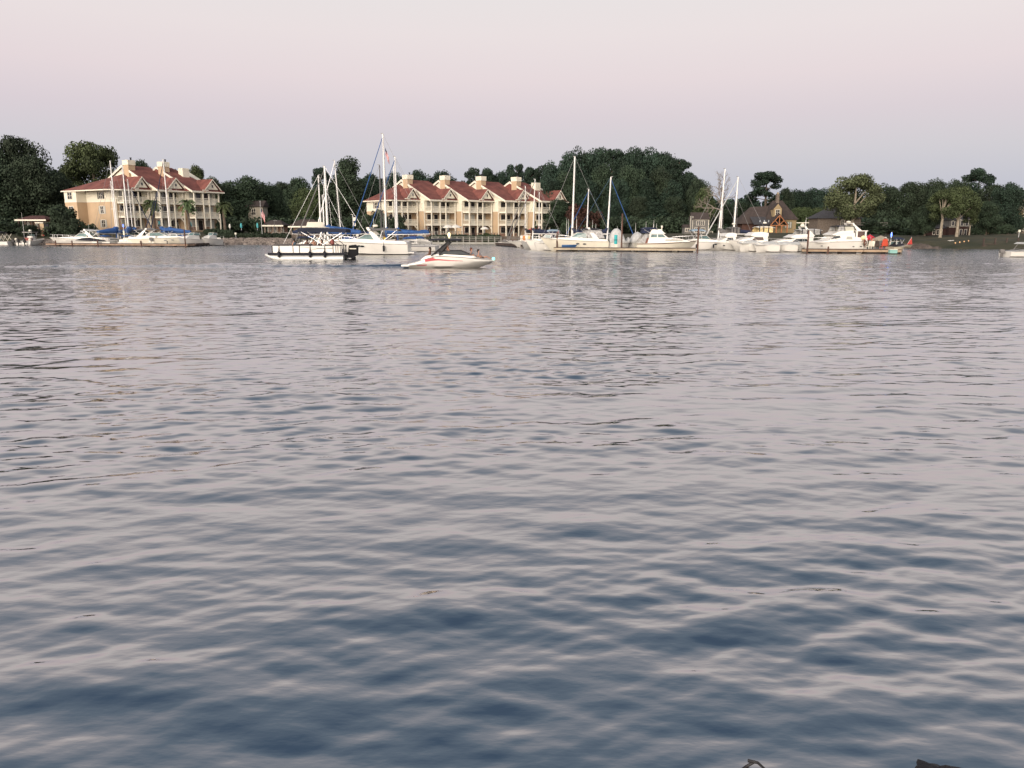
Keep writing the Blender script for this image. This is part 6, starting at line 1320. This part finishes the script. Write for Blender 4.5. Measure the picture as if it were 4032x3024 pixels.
def fly_yacht(label, us, ub, D, enc, fs=1.45, fb=1.9, hard=None, z2=3.0, arch_lean=-1, win=glass, name='motor_yacht', hull_m=None, fly_enc=True, radarbar=False, aft=False, zs=.78):
    L = abs(ub - us) / pxm(D); B = 3.8; r = place(name, label, us, D, 0 if ub > us else 180, 'motor yacht'); hull(r, L, B, fs, fb, hull_m)
    MB().box(-.7, .02, -1.5, 1.5, .22, .36).build('swim_platform', gel, r)
    x0 = L * (.02 if aft else .20)
    cabin(r, [(x0, fs), (L * .86, fb - .15), (L * .74, fb + .25), (L * .62, fs + .85), (L * .50, z2 - .15), (x0 + .1, z2 - .15)], B * .42, inset=.08, name='saloon', zmin=fs)
    side_glass(r, [(L * .30, z2 - .85), (L * .56, z2 - .85), (L * .50, z2 - .28), (L * .32, z2 - .28)], B * .42, .08, fs, win)
    fz = z2
    MB().prism([(x0, fz - .14), (L * .54, fz - .14), (L * .60, fz - .02), (L * .50, fz + .55), (L * .34, fz + .62), (x0, fz + .45)], -B * .40, B * .40, 'y', inset=.10, zmin=fz - .14).build('flybridge', gel, r)
    if fly_enc:
        side_glass(r, [(L * .08, fz + .5), (L * .44, fz + .6), (L * .38, fz + 1.55), (L * .10, fz + 1.55)], B * .36, .06, fz, enc, 'canvas_enclosure')
        en = MB(); [en.box(L * t - .05, L * t + .05, sg * B * .365 - .03, sg * B * .365 + .03, fz + .5, fz + 1.6) for t in (.09, .20, .31, .40) for sg in (1, -1)]; en.build('enclosure_frame', dk, r)
        bimini(r, L * .06, L * .42, fz + 1.66, B * .37, hard or whitec, poles=False, name='hard_top' if hard is gel else 'bimini_top')
    ma = MB()
    if arch_lean: arch(r, L * .22, L * (.22 + .12 * arch_lean), fz + .3, fz + 1.95, B * .38, t=.35); antenna(r, L * (.22 + .12 * arch_lean), 1.0, fz + 2.0, 1.3)
    if radarbar:
        rx = L * (.22 + .12 * arch_lean); MB().box(rx - .85, rx + .85, -.1, .1, fz + 2.75, fz + 2.88).build('radar_bar', trim, r); MB().lathe([(.22, 0), (.30, .15), (.26, .35), (.12, .5), (.2, .62)], 10, (rx, 0, fz + 2.1)).build('radar_dome', trim, r)
    else: MB().lathe([(.22, 0), (.28, .08), (.22, .24), (.05, .3)], 10, (L * (.22 + .12 * arch_lean), 0, fz + 2.1)).build('radar_dome', trim, r)
    rail(r, L, B, fs, fb, .45, .65); portholes(r, [L * .62, L * .22, L * .10], L, B, fs, fb, .45, ln=.3); r.scale = (1, 1, zs)
    return r
DY = DW(996) + 1.8
fly_yacht('white motor yacht with dark canopy enclosure between the white masts and the timber house', 2910, 2795, DY + 12, greyc, fs=1.3, fb=1.6, hard=greyc, z2=2.6, arch_lean=0)
fly_yacht('white flybridge yacht with hard top and amber lit canvas windows, left of the radar yacht', 3045, 2868, DY + 8.5, litv, hard=gel, z2=2.75, arch_lean=0, win=mat('saloon_glass', (.06, .04, .035), .2, .3))
fly_yacht('long white sedan yacht with pale canvas and an open array radar on its arch', 3232, 3002, DY + 7.0, clearv, hard=whitec, z2=2.7, arch_lean=1, radarbar=True, zs=.70)
for us, ub, D, lab, m_, hs in ((3060, 2966, DY + 2.0, 'grey hulled boat bow with white cover behind the black dock piles', gelg, 1.0), (3130, 3035, DY + 2.6, 'rounded grey inflatable bow next to the black dock', gelg, 1.0), (3178, 3085, DY + 3.6, 'white boat with pale green cover left of the large motor yacht bow', gelg, .95), (2985, 2905, DY + 4.5, 'cream boat bow below the amber windowed yacht', gel, 1.15)):
    covered(lab, us, ub, D, whitec, hs, .38)
# the large white motor yacht at the front
DB = DW(996) + 2.4; us, ub = 3390, 3145; L = (us - ub) / pxm(DB); r = place('motor_yacht', 'large white aft cabin motor yacht nearest the camera on the right, bow left', us, DB, 180, 'motor yacht')
B = 3.9; hull(r, L, B, 1.75, 1.55, gel, n=18); MB().box(-.8, .02, -1.5, 1.5, .18, .32).build('swim_platform', gel, r)
cabin(r, [(.05, 1.6), (L * .80, 1.5), (L * .66, 1.75), (L * .36, 2.35), (L * .30, 2.35), (.05, 2.2)], B * .46, inset=.10, name='aft_cabin', zmin=1.6)
cabin(r, [(L * .20, 2.2), (L * .60, 1.85), (L * .50, 2.55), (L * .46, 2.9), (L * .20, 2.95)], B * .42, inset=.10, name='saloon', zmin=1.85)
side_glass(r, [(L * .24, 1.98), (L * .34, 1.98), (L * .33, 2.4), (L * .255, 2.4)], B * .465, .10, 1.6, blind, 'side_window'); side_glass(r, [(L * .42, 2.15), (L * .58, 2.0), (L * .52, 2.45), (L * .44, 2.5)], B * .43, .10, 1.85)
MB().prism([(L * .22, 2.96), (L * .54, 2.55), (L * .56, 2.68), (L * .44, 3.15), (L * .22, 3.3)], -B * .41, B * .41, 'y', inset=.08, zmin=2.5).build('flybridge', gel, r)
side_glass(r, [(L * .20, 3.2), (L * .34, 3.2), (L * .36, 3.95), (L * .22, 3.95)], B * .36, .08, 3, mat('cream_vinyl', (.5, .5, .42), .5, .1), 'canvas_enclosure'); side_glass(r, [(L * .36, 3.2), (L * .48, 3.0), (L * .44, 3.95), (L * .37, 3.95)], B * .36, .08, 3, clearv, 'canvas_enclosure')
bimini(r, L * .20, L * .46, 4.05, B * .36, dk, .08, poles=False)
MB().box(L * .0, L * .20, -B * .42, B * .42, 3.15, 3.27).build('hard_top', gel, r)
for x in (L * .03, L * .17):
    for sg in (1, -1): MB().box(x - .1, x + .1, sg * B * .40 - .06, sg * B * .40 + .06, 2.2, 3.14).build('top_support', gel, r)
side_glass(r, [(L * .05, 2.25), (L * .15, 2.25), (L * .15, 3.1), (L * .05, 3.1)], B * .36, .0, 2.2, mat('smoked_vinyl', (.10, .06, .05), .3, .3), 'canvas_enclosure')
arch(r, L * .12, L * .22, 3.25, 4.25, B * .36, t=.3); MB().lathe([(.24, 0), (.30, .08), (.26, .24), (.06, .3)], 10, (L * .23, 0, 4.4)).build('radar_dome', trim, r)
rail(r, L, B, 1.75, 1.55, .5, .6); portholes(r, [L * .10, L * .22, L * .70], L, B, 1.75, 1.55, .5, ln=.28, hh=.06); MB().tube([(-.1, 1.2, 1.6), (-.1, 1.2, 2.4), (-.6, 1.2, 2.4), (-.7, 1.2, .4)], .03, 5).build('grab_rail', steel, r)
r.scale = (1, 1, .86)
# boat and furniture at the end of the right dock
r = run_cover('small cream speedboat with white deck at the far right end of the docks', 3505, 3562, DW(999) + .6, dk, mat('gelcoat_beige', (.45, .40, .30), .4, .15), hs=.95, name='bow_rider')
bimini(r, .2, 1.4, 2.0, .8, navy); windshield(r, .9, 1.2, .4, 1.1, 1.5, .7)
DD = DW(997)
def armchair(label, u, D, m, s=1.0, rz=0):
    c = thing('dock_chair', label, 'chair', (XU(u, D), D, .56), rz); MB().box(-.3 * s, .3 * s, -.28 * s, .28 * s, .32 * s, .40 * s).build('seat', m, c); MB().prism([(-.34 * s, .4 * s), (.34 * s, .4 * s), (.26 * s, 1.05 * s), (0, 1.14 * s), (-.26 * s, 1.05 * s)], .22 * s, .30 * s, 'y').build('backrest', m, c)
    for x in (-.28, .28):
        for y in (-.24, .24): MB().box((x - .03) * s, (x + .03) * s, (y - .03) * s, (y + .03) * s, 0, .32 * s).build('leg', m, c)
        MB().box((x - .05) * s, (x + .05) * s, -.28 * s, .28 * s, .55 * s, .6 * s).build('armrest', m, c)
    return c
armchair('bright red slatted chair on the end of the right dock', 3482, DD, mat('chair_red', (.60, .08, .04), .5, .1), 1.1, 180)
armchair('left white chair under the tan umbrella on the right dock', 3424, DD, trim, .85, 200); armchair('middle white chair under the tan umbrella on the right dock', 3438, DD + .3, trim, .85, 170); armchair('dark chair right of the white ones under the tan umbrella', 3452, DD + .2, woodd, .9, 180)
armchair('grey chair just left of the red one on the right dock', 3466, DD + .3, greyc, .9, 190)
person('person in dark shirt sitting under the tan umbrella on the right dock', (XU(3437, DD + 1.2), DD + 1.2, 1.0), 250, 'sit', skin1, shirt_k, shorts_, hair)
person('person in white shirt and cap sitting beside the blue dock lamp', (XU(3488, DD + 1.1), DD + 1.1, 1.0), 280, 'sit', skin1, shirt_w, shorts_, hair, hat=shirt_w)
person('person in dark clothes sitting close to the red umbrellas on the right dock', (XU(3404, DD + 1.5), DD + 1.5, 1.0), 270, 'sit', skin2, shirt_r, shorts_, hair)
o = thing('paper_lantern', 'round cream lantern on the dock behind the stern of the large motor yacht', 'lantern', (XU(3399, DD + .6), DD + .6, .56)); MB().ell((0, 0, 1.35), (.28, .28, .28)).build('lamp_shade', mat('lantern_cream', (.75, .6, .35), .6, .05, emit=(1, .75, .4, .25)), o); MB().tube([(0, 0, 0), (0, 0, 1.1)], .03, 5).build('pole', trim, o)
o = thing('cooler', 'pale teal cooler hanging on the outer side of the right dock end', 'cooler', (XU(3502, DW(1000)), DW(1000) - 1.15, .12)); MB().box(-.45, .45, -.2, .2, 0, .42).build('box', mat('cooler_teal', (.25, .48, .44), .5, .1), o); MB().box(-.47, .47, -.22, .22, .425, .5).build('lid', trim, o)
o = thing('dock_table', 'round dark table under the tan umbrella', 'table', (XU(3462, DD + .9), DD + .9, .56)); MB().lathe([(.55, .68), (.55, .73)], 14).build('table_top', woodd, o); MB().lathe([(.28, 0), (.05, .05), (.05, .67)], 8).build('pedestal', woodd, o)
r = place('beach_catamaran', 'small beached sailboat with triangular red sail right of the docks', 3558, 112, 0, 'sailboat'); hull(r, 2.8, 1.0, .3, .4, tanc); r.location.z = .5; r.scale = (.5, .5, .5); MB().add([(1.0, 0, .6), (2.6, 0, .6), (2.2, 0, 2.6), (1.0, .06, .6), (2.6, .06, .6), (2.2, .06, 2.6)], [(0, 1, 2), (5, 4, 3), (0, 3, 4, 1), (1, 4, 5, 2), (2, 5, 3, 0)]).build('sail', mat('sail_red', (.45, .05, .04), .8, .2), r); MB().tube([(1.0, 0, .4), (2.25, 0, 2.75)], .03, 5).build('mast', mastw, r)
o = place('swim_raft', 'small white skiff moored below the lawn of the brick house', 3880, 119, 0, 'skiff'); hull(o, 1.6, 1.0, .5, .6, gel)
o = place('rowboat', 'tiny white rowboat pulled up on the bank before the brick house', 3733, 122, 20, 'rowboat'); hull(o, 1.2, .7, .3, .35, gel); o.location.z = .9
for i, u in enumerate((3760, 3777, 3794, 3811)): 
    p = P(u, 970, 118.5); o = thing('shore_light', ('leftmost', 'second', 'third', 'rightmost')[i] + ' of the four small orange lights along the bank of the brick house', 'light', (p.x, 118.5, max(.25, ground_z(p.x, 118.5))), group='small orange lights on the bank'); MB().box(-.05, .05, -.05, .05, -.3, .18).build('stake', woodd, o); MB().ell((0, 0, .28), (.09, .09, .11)).build('lamp', mat('amber_lamp', (.8, .5, .25), .5, .05, emit=(1, .6, .28, .15)), o)
# boat cut by the right edge
DR = DW(1011); L = 7.0; r = place('bow_rider', 'white runabout with grey outboard cut by the right edge of the picture', 3962, DR, 0); hull(r, L, 2.3, .85, 1.0, gel, full=2.6); outboard(r, -.05, 0, .42, .85, greyc); MB().prism([(.6, .9), (1.6, 1.0), (4.5, 1.55), (4.5, .95)], -.9, .9, 'y', inset=.2, zmin=.9).build('deck', gelg, r)
t_ = MB().tube([(.9, .9, 1.0), (4.2, .9, 1.9)], .05, 5); t_.tube([(.9, -.9, 1.0), (4.2, -.9, 1.9)], .05, 5); t_.build('tower', greyc, r); MB().prism([(1.4, 2.02), (1.7, 2.3), (4.6, 2.32), (4.9, 2.1)], -.9, .9, 'y', inset=.3).build('bimini_top', whitec, r); MB().tube([(.8, 0, 1.0), (1.3, 0, 2.05)], .04).build('tower_strut', greyc, r); r.scale = (1, 1, .68)

# ------------------------------------------------------------------ foreground: wet rocks and a twig at the bottom edge
for (u, v, rr_, lab) in ((3668, 3040, .09, 'small dark wet rock tip at the bottom edge, left one'), (3765, 3078, .12, 'larger dark wet rock at the bottom edge near the right corner')):
    D = DW(v); p = P(u, v, D); rng = random.Random(u); o = thing('rock', lab, 'rock', (p.x, D, -.02)); bm = bmesh.new(); bmesh.ops.create_icosphere(bm, subdivisions=3, radius=rr_)
    for w_ in bm.verts: w_.co *= 1 + .18 * math.sin(w_.co.x * 60) * math.cos(w_.co.y * 47) + rng.uniform(-.05, .05); w_.co.z *= .55
    me = bpy.data.meshes.new('stone'); bm.to_mesh(me); bm.free(); me.materials.append(rockb); s_ = bpy.data.objects.new('stone', me); col.objects.link(s_); s_.parent = o
D = DW(3026); p = P(2960, 3026, D); o = thing('twig', 'short black forked twig poking out of the water at the bottom edge', 'twig', (p.x, D, 0))
MB().tube([(-.14, -.05, -.03), (-.03, 0, .012), (.02, .01, .035)], .008, 6, r1=.007).build('stem', rockb, o); MB().tube([(-.02, .01, .04), (.03, .0, .035), (.09, -.03, -.01)], .009, 6, r1=.006).build('branch', rockb, o)
